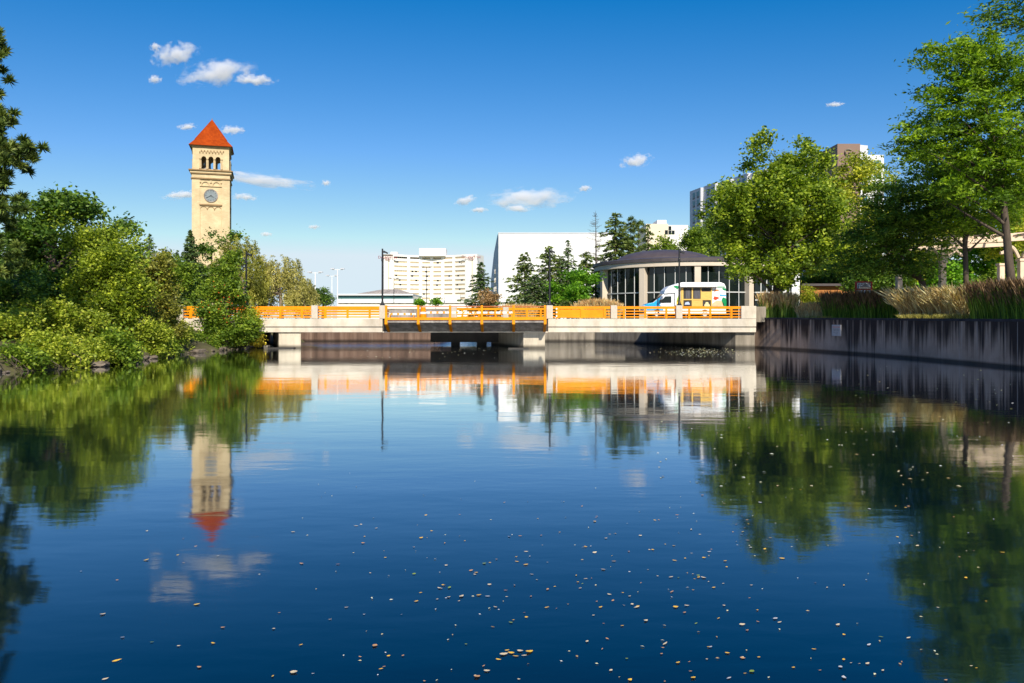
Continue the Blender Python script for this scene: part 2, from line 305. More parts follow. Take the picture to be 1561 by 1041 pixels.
# ------------------------------------------------------------------ the setting: water and ground
def make_water():
    m = bpy.data.materials.new("river_water"); m.use_nodes = True; t = m.node_tree; t.nodes.clear()
    out = nd(t, "ShaderNodeOutputMaterial"); tc = nd(t, "ShaderNodeTexCoord")
    mp = nd(t, "ShaderNodeMapping"); mp.inputs["Scale"].default_value = (0.35, 0.9, 1)
    t.links.new(tc.outputs["Object"], mp.inputs[0])
    a = nd(t, "ShaderNodeTexNoise", Scale=1.0, Detail=3, Roughness=0.5); t.links.new(mp.outputs[0], a.inputs["Vector"])
    mp2 = nd(t, "ShaderNodeMapping"); mp2.inputs["Scale"].default_value = (1.6, 3.2, 1); t.links.new(tc.outputs["Object"], mp2.inputs[0])
    b = nd(t, "ShaderNodeTexNoise", Scale=1.0, Detail=4, Roughness=0.55, Distortion=0.4); t.links.new(mp2.outputs[0], b.inputs["Vector"])
    # calmer and livelier patches, drawn out across the stream
    mp3 = nd(t, "ShaderNodeMapping"); mp3.inputs["Scale"].default_value = (0.045, 0.16, 1); t.links.new(tc.outputs["Object"], mp3.inputs[0])
    c = nd(t, "ShaderNodeTexNoise", Scale=1.0, Detail=3); t.links.new(mp3.outputs[0], c.inputs["Vector"])
    pr = ramp(t, c.outputs["Fac"], [(0.35, (0.25,)*3), (0.65, (1,)*3)])
    bm_ = nd(t, "ShaderNodeMath", operation='MULTIPLY'); t.links.new(b.outputs["Fac"], bm_.inputs[0]); t.links.new(pr.outputs[0], bm_.inputs[1])
    b2 = nd(t, "ShaderNodeMath", operation='MULTIPLY'); t.links.new(bm_.outputs[0], b2.inputs[0]); b2.inputs[1].default_value = 0.30
    ad = nd(t, "ShaderNodeMath", operation='ADD'); t.links.new(a.outputs["Fac"], ad.inputs[0]); t.links.new(b2.outputs[0], ad.inputs[1])
    # broken, hurrying water under and above the bridge
    sp_ = nd(t, "ShaderNodeSeparateXYZ"); t.links.new(tc.outputs["Object"], sp_.inputs[0])
    ry = nd(t, "ShaderNodeMapRange"); ry.inputs[1].default_value = 54.0; ry.inputs[2].default_value = 63.0; ry.inputs[3].default_value = 0.0; ry.inputs[4].default_value = 1.0; t.links.new(sp_.outputs[1], ry.inputs[0])
    rx_ = nd(t, "ShaderNodeMapRange"); rx_.inputs[1].default_value = -5.0; rx_.inputs[2].default_value = 2.0; rx_.inputs[3].default_value = 1.0; rx_.inputs[4].default_value = 0.25; t.links.new(sp_.outputs[0], rx_.inputs[0])
    rm = nd(t, "ShaderNodeMath", operation='MULTIPLY'); t.links.new(ry.outputs[0], rm.inputs[0]); t.links.new(rx_.outputs[0], rm.inputs[1])
    mp4 = nd(t, "ShaderNodeMapping"); mp4.inputs["Scale"].default_value = (1.2, 4.0, 1); t.links.new(tc.outputs["Object"], mp4.inputs[0])
    r4 = nd(t, "ShaderNodeTexNoise", Scale=1.0, Detail=4); t.links.new(mp4.outputs[0], r4.inputs["Vector"])
    r5 = nd(t, "ShaderNodeMath", operation='MULTIPLY'); t.links.new(r4.outputs["Fac"], r5.inputs[0]); t.links.new(rm.outputs[0], r5.inputs[1])
    r6 = nd(t, "ShaderNodeMath", operation='MULTIPLY_ADD'); t.links.new(r5.outputs[0], r6.inputs[0]); r6.inputs[1].default_value = 15.0; t.links.new(ad.outputs[0], r6.inputs[2]); ad = r6
    bp = nd(t, "ShaderNodeBump", Strength=1.0, Distance=0.0055); t.links.new(ad.outputs[0], bp.inputs["Height"])
    gl = nd(t, "ShaderNodeBsdfGlossy", Roughness=0.05); t.links.new(bp.outputs[0], gl.inputs["Normal"])
    rg = nd(t, "ShaderNodeMath", operation="MULTIPLY_ADD"); t.links.new(rm.outputs[0], rg.inputs[0]); rg.inputs[1].default_value = 0.10; rg.inputs[2].default_value = 0.05; t.links.new(rg.outputs[0], gl.inputs["Roughness"])
    gl.inputs["Color"].default_value = (0.94, 0.97, 1.0, 1)
    df = nd(t, "ShaderNodeBsdfDiffuse"); df.inputs["Color"].default_value = (0.0003, 0.006, 0.012, 1)
    fr = nd(t, "ShaderNodeFresnel", IOR=1.8); t.links.new(bp.outputs[0], fr.inputs["Normal"])
    mx = nd(t, "ShaderNodeMixShader"); fm = nd(t, 'ShaderNodeMath', operation='MULTIPLY_ADD', use_clamp=True); t.links.new(fr.outputs[0], fm.inputs[0]); fm.inputs[1].default_value = 1.75; fm.inputs[2].default_value = -0.15
    t.links.new(fm.outputs[0], mx.inputs[0]); t.links.new(df.outputs[0], mx.inputs[1]); t.links.new(gl.outputs[0], mx.inputs[2])
    t.links.new(mx.outputs[0], out.inputs[0])
    mb = MB(); mb.add([(-70,-160,0),(60,-160,0),(60,125,0),(-70,125,0)], [(0,1,2,3)])
    tag(mb.build('river_water', m), kind='structure')
make_water()
tag(MB().add([(-90,-200,-1.6),(90,-200,-1.6),(90,130,-1.6),(-90,130,-1.6)], [(0,1,2,3)]).build('riverbed', M['soil']), kind='structure')

SHORE = [(-200,-20),(10,-19.6),(22,-19.6),(29,-20.6),(33,-21.3),(37,-19.7),(42,-19.6),(48,-20.9),(54,-20.8),(59,-20.0),(64,-20.0),(78,-20.0)]
def shore_x(y): return float(np.interp(y, [p[0] for p in SHORE], [p[1] for p in SHORE]))
def bank_z(x, y):
    s = shore_x(y) - x
    z = float(np.interp(s, [-3,-1,0,0.5,1.5,4,8,14,60], [-1.6,-0.9,-0.05,0.35,0.8,1.5,2.0,2.1,2.1]))
    if 0.2 < s < 14: z += 0.12*math.sin(x*2.1+y*1.3)*math.sin(y*0.9)*min(1, s/2)
    return z
def make_bank():
    ys = list(np.arange(-200, 12, 20.0)) + list(np.arange(12, 78.01, 0.75)); ys[-1] = 78.0
    ss = [-3,-1.5,-0.7,-0.2,0.1,0.4,0.8,1.2,1.8,2.5,3.4,4.5,6,8,10,14,22,40,120,3000]
    v = []; f = []
    for y in ys:
        for s in ss:
            j = 0.0 if (s < -1 or s > 6) else 0.28*math.sin(y*1.9+s)*math.cos(y*0.63) + 0.12*math.sin(y*5.1)
            x = shore_x(y) - s + j; v.append((x, y, bank_z(x - j*0.7, y)))
    n = len(ss)
    for i in range(len(ys)-1):
        for j in range(n-1): f.append((i*n+j, i*n+j+1, (i+1)*n+j+1, (i+1)*n+j))
    tag(MB().add(v, f).build('riverbank', M['soil'], smooth=True), kind='structure')
make_bank()
WALL = [(20.5,-200),(21.8,10),(22.6,25),(22.9,33),(22.9,39),(22.6,45),(22.0,50),(21.0,55),(19.9,59),(18.45,62.2)]
def plaza():
    pts = [(x+0.3, y) for x, y in WALL] + [(18.6,78),(3000,78),(3000,-200)]
    mb = MB(); mb.add([(x, y, 2.16) for x, y in pts], [tuple(range(len(pts)))])
    tag(mb.build('plaza_ground', M['paving']), kind='structure')
plaza()
# ground beyond the bridge, one sheet to the horizon with the channel left open
gp = [(-3000,78,2.1),(-7.6,78,2.1),(-7.6,112,2.1),(3.2,112,2.1),(3.2,78,2.1),(3000,78,2.1),(3000,6000,2.1),(-3000,6000,2.1)]
tag(MB().add(gp, [tuple(range(8))]).build('ground', M['lawn']), kind='structure')

# ------------------------------------------------------------------ river walls
def strip_wall(name, pts, thick, z0, z1s, mat, label, cap=0.0, capmat=None, cat='wall'):
    """wall along a plan line; its face on the line, its body to the right of the walking direction"""
    n = len(pts); left = [Vector((p[0], p[1], 0)) for p in pts]; nor = []
    for i in range(n):
        d = (left[min(i+1,n-1)] - left[max(i-1,0)]).normalized(); nor.append(Vector((d.y, -d.x, 0)))
    v = []; f = []
    for i in range(n):
        a = left[i]; b = a + nor[i]*thick; z1 = z1s[i] if hasattr(z1s, '__len__') else z1s
        v += [(a.x,a.y,z0),(a.x,a.y,z1),(b.x,b.y,z1),(b.x,b.y,z0)]
    for i in range(n-1):
        for k in range(4): f.append((i*4+k, i*4+(k+1)%4, (i+1)*4+(k+1)%4, (i+1)*4+k))
    f += [(0,1,2,3), ((n-1)*4+3,(n-1)*4+2,(n-1)*4+1,(n-1)*4)]
    o = MB().add(v, f).build(name, mat)
    return tag(o, label, cat)
wp = []
for i in range(len(WALL)-1):
    a, b = WALL[i], WALL[i+1]; k = 1 if i < 1 else 6
    wp += [(a[0]+(b[0]-a[0])*j/k, a[1]+(b[1]-a[1])*j/k) for j in range(k)]
wp.append(WALL[-1])
rw = strip_wall('retaining_wall', wp, 0.55, -1.6, [2.22 + 0.1*max(0, min(1, (p[1]-38)/22)) for p in wp], M['wall_dark'],
                'long dark streaked concrete river wall below the grasses on the right bank')
# a thin coping joint along its top
cop = MB()
for i in range(len(wp)-1):
    if wp[i][1] < 5: continue
    a = Vector((*wp[i], 0)); b = Vector((*wp[i+1], 0)); d = (b-a).normalized(); nn = Vector((-d.y, d.x, 0))
    za = 2.22 + 0.1*max(0, min(1, (wp[i][1]-38)/22)); zb = 2.22 + 0.1*max(0, min(1, (wp[i+1][1]-38)/22))
    q = []
    for p, z in ((a, za), (b, zb)):
        for off, dz in ((0.03, -0.10), (0.03, 0.03), (-0.58, 0.03), (-0.58, -0.10)): q.append((p.x+nn.x*off, p.y+nn.y*off, z+dz))
    cop.add(q, [(k, (k+1)%4, (k+1)%4+4, k+4) for k in range(4)])
cop.build('coping', surf('dark_coping', (0.02,0.018,0.02), (0.05,0.046,0.05), 2, 0.9, 0.3), rw)
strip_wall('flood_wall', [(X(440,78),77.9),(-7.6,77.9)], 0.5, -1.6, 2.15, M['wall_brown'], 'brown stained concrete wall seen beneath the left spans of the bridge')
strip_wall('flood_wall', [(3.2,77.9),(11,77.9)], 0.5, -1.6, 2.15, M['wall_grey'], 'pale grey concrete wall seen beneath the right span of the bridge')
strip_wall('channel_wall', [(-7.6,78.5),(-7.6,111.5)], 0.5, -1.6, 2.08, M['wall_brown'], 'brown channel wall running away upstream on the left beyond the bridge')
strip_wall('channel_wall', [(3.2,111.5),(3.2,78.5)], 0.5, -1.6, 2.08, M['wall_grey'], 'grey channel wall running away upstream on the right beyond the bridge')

# ------------------------------------------------------------------ bridge
YB = 60.0
bridge = empty('footbridge', (0, YB, 0), 0, 'long pale concrete bridge with orange railings across the river', 'bridge')
def bx_(px, Y=YB): return X(px, Y)
XL, XR = -30.0, 18.4
DW = 9.0
MB().box(XL, XR-0.02, 0.45, DW-0.45, 2.0, 2.25).build('deck', M['asphalt'], bridge)
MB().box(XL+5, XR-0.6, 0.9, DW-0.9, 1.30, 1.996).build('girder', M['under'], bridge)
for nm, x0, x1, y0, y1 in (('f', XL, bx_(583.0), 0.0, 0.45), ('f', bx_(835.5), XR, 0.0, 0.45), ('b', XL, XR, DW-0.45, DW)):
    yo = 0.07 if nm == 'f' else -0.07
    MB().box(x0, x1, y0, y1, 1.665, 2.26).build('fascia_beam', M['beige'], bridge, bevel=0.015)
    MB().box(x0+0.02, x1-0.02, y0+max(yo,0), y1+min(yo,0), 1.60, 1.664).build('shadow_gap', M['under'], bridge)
    MB().box(x0+0.01, x1-0.01, y0-0.0, y1, 1.24, 1.599).build('lower_beam', M['beige'], bridge, bevel=0.015)
# middle bay: plain dark beam behind, pale bottom flange
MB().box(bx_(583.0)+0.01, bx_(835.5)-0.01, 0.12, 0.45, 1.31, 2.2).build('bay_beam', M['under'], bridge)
MB().box(bx_(583.0)+0.01, bx_(835.5)-0.01, 0.02, 0.45, 1.22, 1.30).build('bottom_flange', M['beige'], bridge)
# concrete posts
post0 = None
posts_px = [274, 377.5, 479.5, 583, 838, 936, 1035.5]
def post_mesh():
    mb = MB().box(-0.24, 0.24, -0.03, 0.45, 2.262, 3.27); return mb
for i, px in enumerate(posts_px):
    if i == 0: post0 = post_mesh().build('post', M['beige'], bridge, bevel=0.02); o = post0
    else: o = post0.copy(); COL.objects.link(o); o.parent = bridge
    o.location = (bx_(px), 0, 0)
for px in [274, 377.5, 479.5, 583, 692, 771, 838, 936, 1035.5]:
    o = post0.copy(); COL.objects.link(o); o.parent = bridge; o.location = (X(px, YB+DW-0.4), DW-0.45, 0)
MB().box(bx_(1130), XR, -0.03, 0.5, 2.262, 3.22).build('end_block', M['beige'], bridge, bevel=0.02)
MB().box(XR-0.6, XR+0.9, 0.51, 1.2, 2.0, 3.18).build('end_block', M['wall_grey'], bridge, bevel=0.02)
MB().prism([(bx_(1123),0.3),(XR,0.3),(XR,17.4),(bx_(1123)-8.9,17.4)], 'z', -1.55, 1.235).build('abutment', M['wall_grey'], bridge, bevel=0.02)
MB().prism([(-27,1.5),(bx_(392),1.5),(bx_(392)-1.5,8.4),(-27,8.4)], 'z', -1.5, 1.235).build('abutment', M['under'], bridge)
# railing panels
def rail_panel(x0, x1, y, solid=False, bottom=True, broken=False):
    mb = MB(); L = x1 - x0
    mb.box(x0, x1, y, y+0.14, 3.00, 3.20)
    mid = (3,) if solid else ()
    if solid:
        mb.box(x0+L*0.09, x1-L*0.10, y+0.05, y+0.09, 2.34, 2.96)
    for zc in (2.83, 2.62, 2.40):
        if solid:
            mb.box(x0, x0+L*0.09, y+0.03, y+0.11, zc-0.043, zc+0.043); mb.box(x1-L*0.10, x1, y+0.03, y+0.11, zc-0.043, zc+0.043)
        else:
            mb.box(x0, x1, y+0.03, y+0.11, zc-0.043, zc+0.043)
    for t in ((0.09, 0.5, 0.9) if solid else (0.12, 0.48, 0.84)):
        xc = x0 + L*t; mb.box(xc-0.08, xc+0.08, y-0.012, y+0.03, 2.30, 3.0)
    return mb
spans = [(posts_px[0], posts_px[1], 0), (posts_px[1], posts_px[2], 0), (posts_px[2], posts_px[3], 0), (posts_px[4], posts_px[5], 1), (posts_px[5], posts_px[6], 0)]
for a, b, s in spans:
    rail_panel(bx_(a)+0.243, bx_(b)-0.243, 0.12, bool(s)).build('railing', M['orange'], bridge)
rail_panel(bx_(1035.5)+0.243, bx_(1130)-0.003, 0.12).build('railing', M['orange'], bridge)
rail_panel(XL, bx_(274)-0.243, 0.12).build('railing', M['orange'], bridge)
bp_ = [X(p, YB+DW-0.4) for p in (274, 377.5, 479.5, 583, 692, 771, 838, 936, 1035.5)]
for i, (a, b) in enumerate(zip(bp_[:-1], bp_[1:])):
    if i == 3 or i >= 6: continue
    rail_panel(a+0.243, b-0.243, DW-0.35).build('railing', M['orange'], bridge)
# the gap in the far railing is closed by dark sheets
for a, b in ((bp_[3]+0.26, (bp_[3]+bp_[4])/2-0.3), ((bp_[3]+bp_[4])/2-0.28, bp_[4]-0.26)):
    MB().box(a, b, DW-0.3, DW-0.25, 2.35, 3.02).build('infill_sheet', M['girder'], bridge)
    MB().box(a, b, DW-0.32, DW-0.23, 3.025, 3.13).build('infill_rail', M['wall_grey'], bridge)
# overlook bay
YF = -1.35
by = YB + YF
bay_px = [588.5, 637.5, 686, 734.5, 783, 831]
bxs = [X(p, by) for p in bay_px]
mb = MB(); mb.box(bxs[0]-0.1, bxs[-1]+0.1, YF, YF+0.08, 2.16, 2.36); mb.build('bay_toe_rail', M['orange'], bridge, bevel=0.01)
mb = MB(); mb.box(bxs[0]-0.1, bxs[-1]+0.1, YF-0.01, YF+0.09, 3.14, 3.20); mb.build('bay_handrail', surf('red_brown_paint', (0.42,0.10,0.02), (0.5,0.14,0.03), 2, 0.5, 0.03), bridge, bevel=0.01)
MB().box(bxs[0]-0.05, bxs[-1]+0.05, YF+0.081, -0.035, 2.10, 2.20).build('bay_floor', M['girder'], bridge)
for x in bxs:
    mb = MB(); mb.box(x-0.085, x+0.085, YF-0.03, YF+0.12, 2.30, 3.25)
    mb.prism([(YF-0.035, 2.298), (YF-0.035, 1.85), (0.0, 1.26), (0.0, 2.08), (YF+0.3, 2.08), (YF+0.3, 2.298)], 'x', x-0.10, x+0.10)
    mb.build('bay_bracket', M['orange'], bridge, bevel=0.008)
for a, b in zip(bxs[:-1], bxs[1:]):
    mb = MB().prism([(YF+0.03, 2.085), (YF+0.03, 1.98), (0.0, 1.33), (0.0, 2.085)], 'x', a+0.102, b-0.102)
    mb.build('bay_apron', M['girder'], bridge)
for x0, x1 in ((bxs[0]+0.1, bxs[0]+0.16), (bxs[-1]-0.16, bxs[-1]-0.1)):
    pass
for (zc) in (2.83, 2.62):
    for s in (bxs[0], bxs[-1]):
        MB().box(s-0.04, s+0.04, YF+0.12, -0.03, zc-0.05, zc+0.05).build('bay_side_rail', M['orange'], bridge)
# piers
SK = -0.36
def pier(px0, px1, y0, y1, mat=M['pier']):
    a, b = bx_(px0), bx_(px1)
    return MB().prism([(a,y0),(b,y0),(b+SK*(y1-y0),y1),(a+SK*(y1-y0),y1)], 'z', -1.55, 1.225).build('pier', mat, bridge, bevel=0.03)
pier(424, 458, 0.15, 7.5); pier(798, 831, 0.15, 7.5)
MB().box(bx_(412), bx_(450), -0.5, 0.12, -0.5, 0.10).build('footing', M['under'], bridge)
MB().box(bx_(775), bx_(806), -0.4, 0.12, -0.5, 0.08).build('footing', M['under'], bridge)
MB().box(bx_(404), bx_(410), -0.3, 0.3, -0.5, 0.25).build('footing', M['pier'], bridge)
# dark crosshead and piles under the far side of the middle span
MB().box(X(657, 66), X(800, 66), 5.6, 6.4, 0.34, 1.295).build('crosshead', M['under'], bridge)
for a, b in ((688, 701), (727, 742), (772, 790)):
    MB().box(X(a, 66), X(b, 66), 5.7, 6.3, -1.5, 0.338).build('pile', M['under'], bridge)
# barricades on the deck
def stripes():
    m, t, b = new_mat('barricade_stripes'); tc = nd(t, "ShaderNodeTexCoord")
    wv = nd(t, "ShaderNodeTexWave", Scale=0.62); wv.wave_type = 'BANDS'; t.links.new(tc.outputs["Object"], wv.inputs["Vector"])
    r = ramp(t, wv.outputs["Fac"], [(0.0, (0.82,0.8,0.76)), (0.72, (0.9,0.3,0.02))], 'CONSTANT'); t.links.new(r.outputs[0], b.inputs["Base Color"]); b.inputs["Roughness"].default_value = 0.5
    return m
SB = stripes()
def barricade(x0, x1, y, z, lab):
    e = empty('barricade', (x0, y, 2.25), 0, lab, 'barricade'); L = x1-x0
    MB().box(0, L, 0, 0.06, z, z+0.15).build('board', SB, e)
    for k in (0.15, L-0.15):
        mb = MB(); mb.bar((k, -0.25, 0), (k, 0.05, z+0.12), 0.05, 0.05); mb.bar((k, 0.35, 0), (k, 0.05, z+0.12), 0.05, 0.05); mb.build('leg', M['orange'], e)
barricade(X(642, 62), X(716, 62), 62.0, 0.42, 'long orange and white striped barricade behind the middle of the overlook railing')
barricade(X(720, 62.3), X(783, 62.3), 62.3, 0.42, 'orange and white striped barricade between the two white far posts of the bridge')
barricade(X(592, 62), X(634, 62), 62.0, 0.30, 'short low striped barricade at the left end of the overlook bay')
e = empty('traffic_barrel', (X(645, 61), 61, 2.25), 0, 'orange traffic barrel standing at the left end of the long striped barricade', 'barrel')
MB().lathe([(0.0,0.0),(0.27,0.0),(0.27,0.3),(0.24,0.31),(0.24,0.62),(0.2,0.63),(0.19,0.9),(0.0,0.9)], 16).build('drum', M['orange'], e, smooth=False)
MB().lathe([(0.247,0.38),(0.25,0.39),(0.25,0.52),(0.247,0.53)], 16).build('reflective_band', M['white'], e)
for px in (848.5,):
    e = empty('delineator_post', (X(848.5, 59.9), 59.99, 2.27), 0, 'orange post with white bands beside the solid orange railing panel', 'marker post')
    MB().box(-0.05, 0.05, -0.06, 0.0, 0, 0.85).build('post', M['orange'], e)
    for z in (0.15, 0.42, 0.69): MB().box(-0.053, 0.053, -0.064, 0.002, z, z+0.1).build('band', M['white'], e)

# lamp posts on the bridge posts
def lamp(px, top, lab, y=YB+0.2, side=1):
    base = 3.272; h = Z(top, y) - base
    e = empty('lamp_post', (X(px, y), y, base), 0, lab, 'lamp post', 'slim black lamp posts along the bridge')
    MB().lathe([(0.0,0.0),(0.2,0.0),(0.2,0.06),(0.12,0.1),(0.085,0.3),(0.075,0.35),(0.06,h),(0,h)], 10).build('pole', M['black'], e, smooth=False)
    mb = MB(); mb.bar((0,0,h-0.3), (side*0.3,0,h-0.28), 0.05, 0.05); mb.build('arm', M['black'], e)
    mb = MB(); mb.prism([(side*0.06, h-0.24), (side*0.36, h-0.40), (side*0.42, h-0.30), (side*0.12, h-0.14)], 'y', -0.12, 0.12); mb.build('lamp_head', M['black'], e)
    mb = MB(); mb.lathe([(0.085,h-0.95),(0.09,h-0.93),(0.09,h-0.75),(0.085,h-0.73)], 10); mb.build('collar', M['black'], e)
lamp(375.5, 383, 'black lamp post on the bridge post beside the leafy tree at its left end')
lamp(583, 379, 'black lamp post on the bridge post left of the white curved hotel')
lamp(838, 378, 'black lamp post on the bridge post in front of the pines')
lamp(1035.5, 379, 'black lamp post on the bridge post in front of the food truck')
def park_light(px, top, Y, lab, col='white', w_=0.9):
    e = empty('street_light', (X(px, Y), Y, 2.1), 0, lab, 'street light', 'tall double headed lights beyond the bridge'); h = Z(top, Y) - 2.1
    MB().tube([(0,0,0),(0,0,h)], [0.11,0.07], 8).build('pole', M[col], e)
    mb = MB(); mb.bar((-w_,0,h-0.1), (w_,0,h-0.1), 0.08, 0.06); mb.build('arm', M[col], e)
    for s in (-1, 1):
        MB().prism([(s*w_*0.55,h-0.06),(s*w_*0.6,h+0.14),(s*w_*1.25,h+0.10),(s*w_*1.3,h-0.04)], 'y', -0.22, 0.22).build('lamp_head', M['grey_panel'] if col == 'white' else M[col], e)
park_light(480.5, 415, 120, 'pale double headed light nearest the willow')
park_light(506, 420, 150, 'lowest pale double headed light, between the other two')
park_light(514.5, 410, 130, 'tallest pale double headed light left of the low white building')
park_light(600.5, 424, 200, 'dark double headed light in front of the left end of the curved hotel', 'black', 1.1)
park_light(650.5, 407, 190, 'dark double headed light in front of the middle of the curved hotel', 'black', 1.1)

# ------------------------------------------------------------------ clock tower
def arch_poly(cx, w, z0, z1, n=10):
    """outline of an arched opening, from bottom left up and over to bottom right"""
    r = w/2; pts = [(cx-r, z0)]
    for k in range(n+1):
        a = math.pi - math.pi*k/n; pts.append((cx+r*math.cos(a), z1-r+r*math.sin(a)))
    pts.append((cx+r, z0)); return pts
def arched_wall(mb, W, z0, z1, cxs, w, oz0, oz1, y0, y1, rot):
    """wall W wide (centred) with arched openings, turned rot quarter turns about the tower's axis"""
    c, s = [(1,0),(0,1),(-1,0),(0,-1)][rot]
    T = lambda x, y, z: (x*c - y*s, x*s + y*c, z)
    def quad(pts2):
        n = len(pts2); q = [T(p[0], y0, p[1]) for p in pts2] + [T(p[0], y1, p[1]) for p in pts2]
        mb.add(q, [tuple(range(n)), tuple(range(2*n-1, n-1, -1))] + [(i, i+n, (i+1)%n+n, (i+1)%n) for i in range(n)])
    edges = [-W/2] + sum(([cx-w/2, cx+w/2] for cx in cxs), []) + [W/2]
    quad([(-W/2,z0),(W/2,z0),(W/2,oz0),(-W/2,oz0)])
    for i in range(0, len(edges), 2): quad([(edges[i],oz0),(edges[i+1],oz0),(edges[i+1],z1),(edges[i],z1)])
    for cx in cxs:
        r = w/2; n = 10
        for k in range(n):
            a0 = math.pi - math.pi*k/n; a1 = math.pi - math.pi*(k+1)/n
            p0 = (cx+r*math.cos(a0), oz1-r+r*math.sin(a0)); p1 = (cx+r*math.cos(a1), oz1-r+r*math.sin(a1))
            quad([p0, p1, (p1[0], z1), (p0[0], z1)])
DT = 165.0; S = FPX/DT
tower = empty('clock_tower', (X(323.3, DT), DT, 2.1), R(17), 'tall cream brick clock tower with an orange pyramid roof', 'clock tower')
def tz(py): return (HOR-py)/S + EYE - 2.1
HW = 3.45
MB().box(-HW, HW, -HW, HW, 0, tz(278)).build('shaft', M['tower'], tower)
for sx in (-1, 1):
    for sy in (-1, 1):
        x0, x1 = sorted((sx*HW, sx*(HW-1.35))); y0, y1 = sorted((sy*HW, sy*(HW-1.35)))
        x0 -= 0.16 if sx < 0 else 0; x1 += 0.16 if sx > 0 else 0; y0 -= 0.16 if sy < 0 else 0; y1 += 0.16 if sy > 0 else 0
        MB().box(x0, x1, y0, y1, 0, tz(278.2)).build('pilaster', M['tower'], tower)
def ring(z0, z1, ov, mat, name):
    h = HW + ov; return MB().box(-h, h, -h, h, z0, z1).build(name, mat, tower, bevel=0.04)
ring(tz(278), tz(276), 0.35, M['cornice'], 'string_course')
ring(tz(276)+0.003, tz(270.6), 0.2, M['tower'], 'band')
ring(tz(270.6)+0.003, tz(269.2), 0.42, M['cornice'], 'string_course')
ring(tz(269.2)+0.003, tz(266), 0.5, M['tower_trim'], 'band')
ring(tz(266)+0.003, tz(264), 0.75, M['cornice'], 'cornice')
# belfry
bel = MB(); bw = 0.92; cxs = (-1.35, 0.0, 1.35)
zb0, zb1, zo0, zo1 = tz(264)+0.003, tz(231), tz(262.5), tz(243.5)
for rot in range(4):
    arched_wall(bel, (HW+0.02)*2 if rot % 2 == 0 else (HW+0.02)*2-1.6, zb0, zb1, cxs, bw, zo0, zo1, -(HW+0.02), -(HW-0.78), rot)
bel.build('belfry', M['tower'], tower)
for rot in range(4):
    c, s = [(1,0),(0,1),(-1,0),(0,-1)][rot]
    for cx in (-2.03, -0.675, 0.675, 2.03):
        x, y = cx, -(HW+0.1); px_, py_ = x*c-y*s, x*s+y*c
        MB().lathe([(0.0,zo0),(0.22,zo0),(0.22,zo0+0.2),(0.14,zo0+0.25),(0.13,zo1-0.75),(0.2,zo1-0.65),(0.24,zo1-0.5),(0.0,zo1-0.5)], 10, (px_, py_)).build('column', M['tower_trim'], tower)
    # corbelled frieze above the openings
    mb = MB()
    for k in range(8):
        x = -2.1 + k*0.6; y = -(HW+0.09); z = tz(239.0)
        for (dx, dz) in ((0, 0), (0.3, 0.32)):
            q0 = (x+dx, y)
            mb.box(*sorted((q0[0]*c-(y-0.06)*s-0.1, q0[0]*c-(y-0.06)*s+0.1)), *sorted((q0[0]*s+(y)*c-0.1, q0[0]*s+(y)*c+0.1)), z+dz, z+dz+0.3)
    mb.build('frieze', M['cornice'], tower)
ring(tz(231)+0.003, tz(229.5), 0.22, M['tower_trim'], 'band')
ring(tz(229.5)+0.003, tz(228), 0.5, M['cornice'], 'eaves_cornice')
# pyramid roof with a slight flare at the eaves
zr = tz(228)+0.003; za = tz(182.5); e0 = HW+0.72
v = []
for (h, z) in ((e0, zr), (e0-0.28, zr+0.35), (HW-0.42, zr+1.35), (0.03, za)): v += [(-h,-h,z),(h,-h,z),(h,h,z),(-h,h,z)]
f = [(3,2,1,0)] + [(i*4+k, i*4+(k+1)%4, (i+1)*4+(k+1)%4, (i+1)*4+k) for i in range(3) for k in range(4)] + [(12,13,14,15)]
roof = MB().add(v, f).build('roof', M['tile'], tower)
mb = MB(); mb.tube([(0,0,za-0.4),(0,0,za+0.3)], [0.12,0.05], 8); mb.build('finial', M['cornice'], roof)
hip = MB()
for sx in (-1,1):
    for sy in (-1,1): hip.tube([(sx*(HW-0.42),sy*(HW-0.42),zr+1.35),(0,0,za)], [0.11,0.06], 5)
hip.build('hip_ridge', M['tile'], roof)
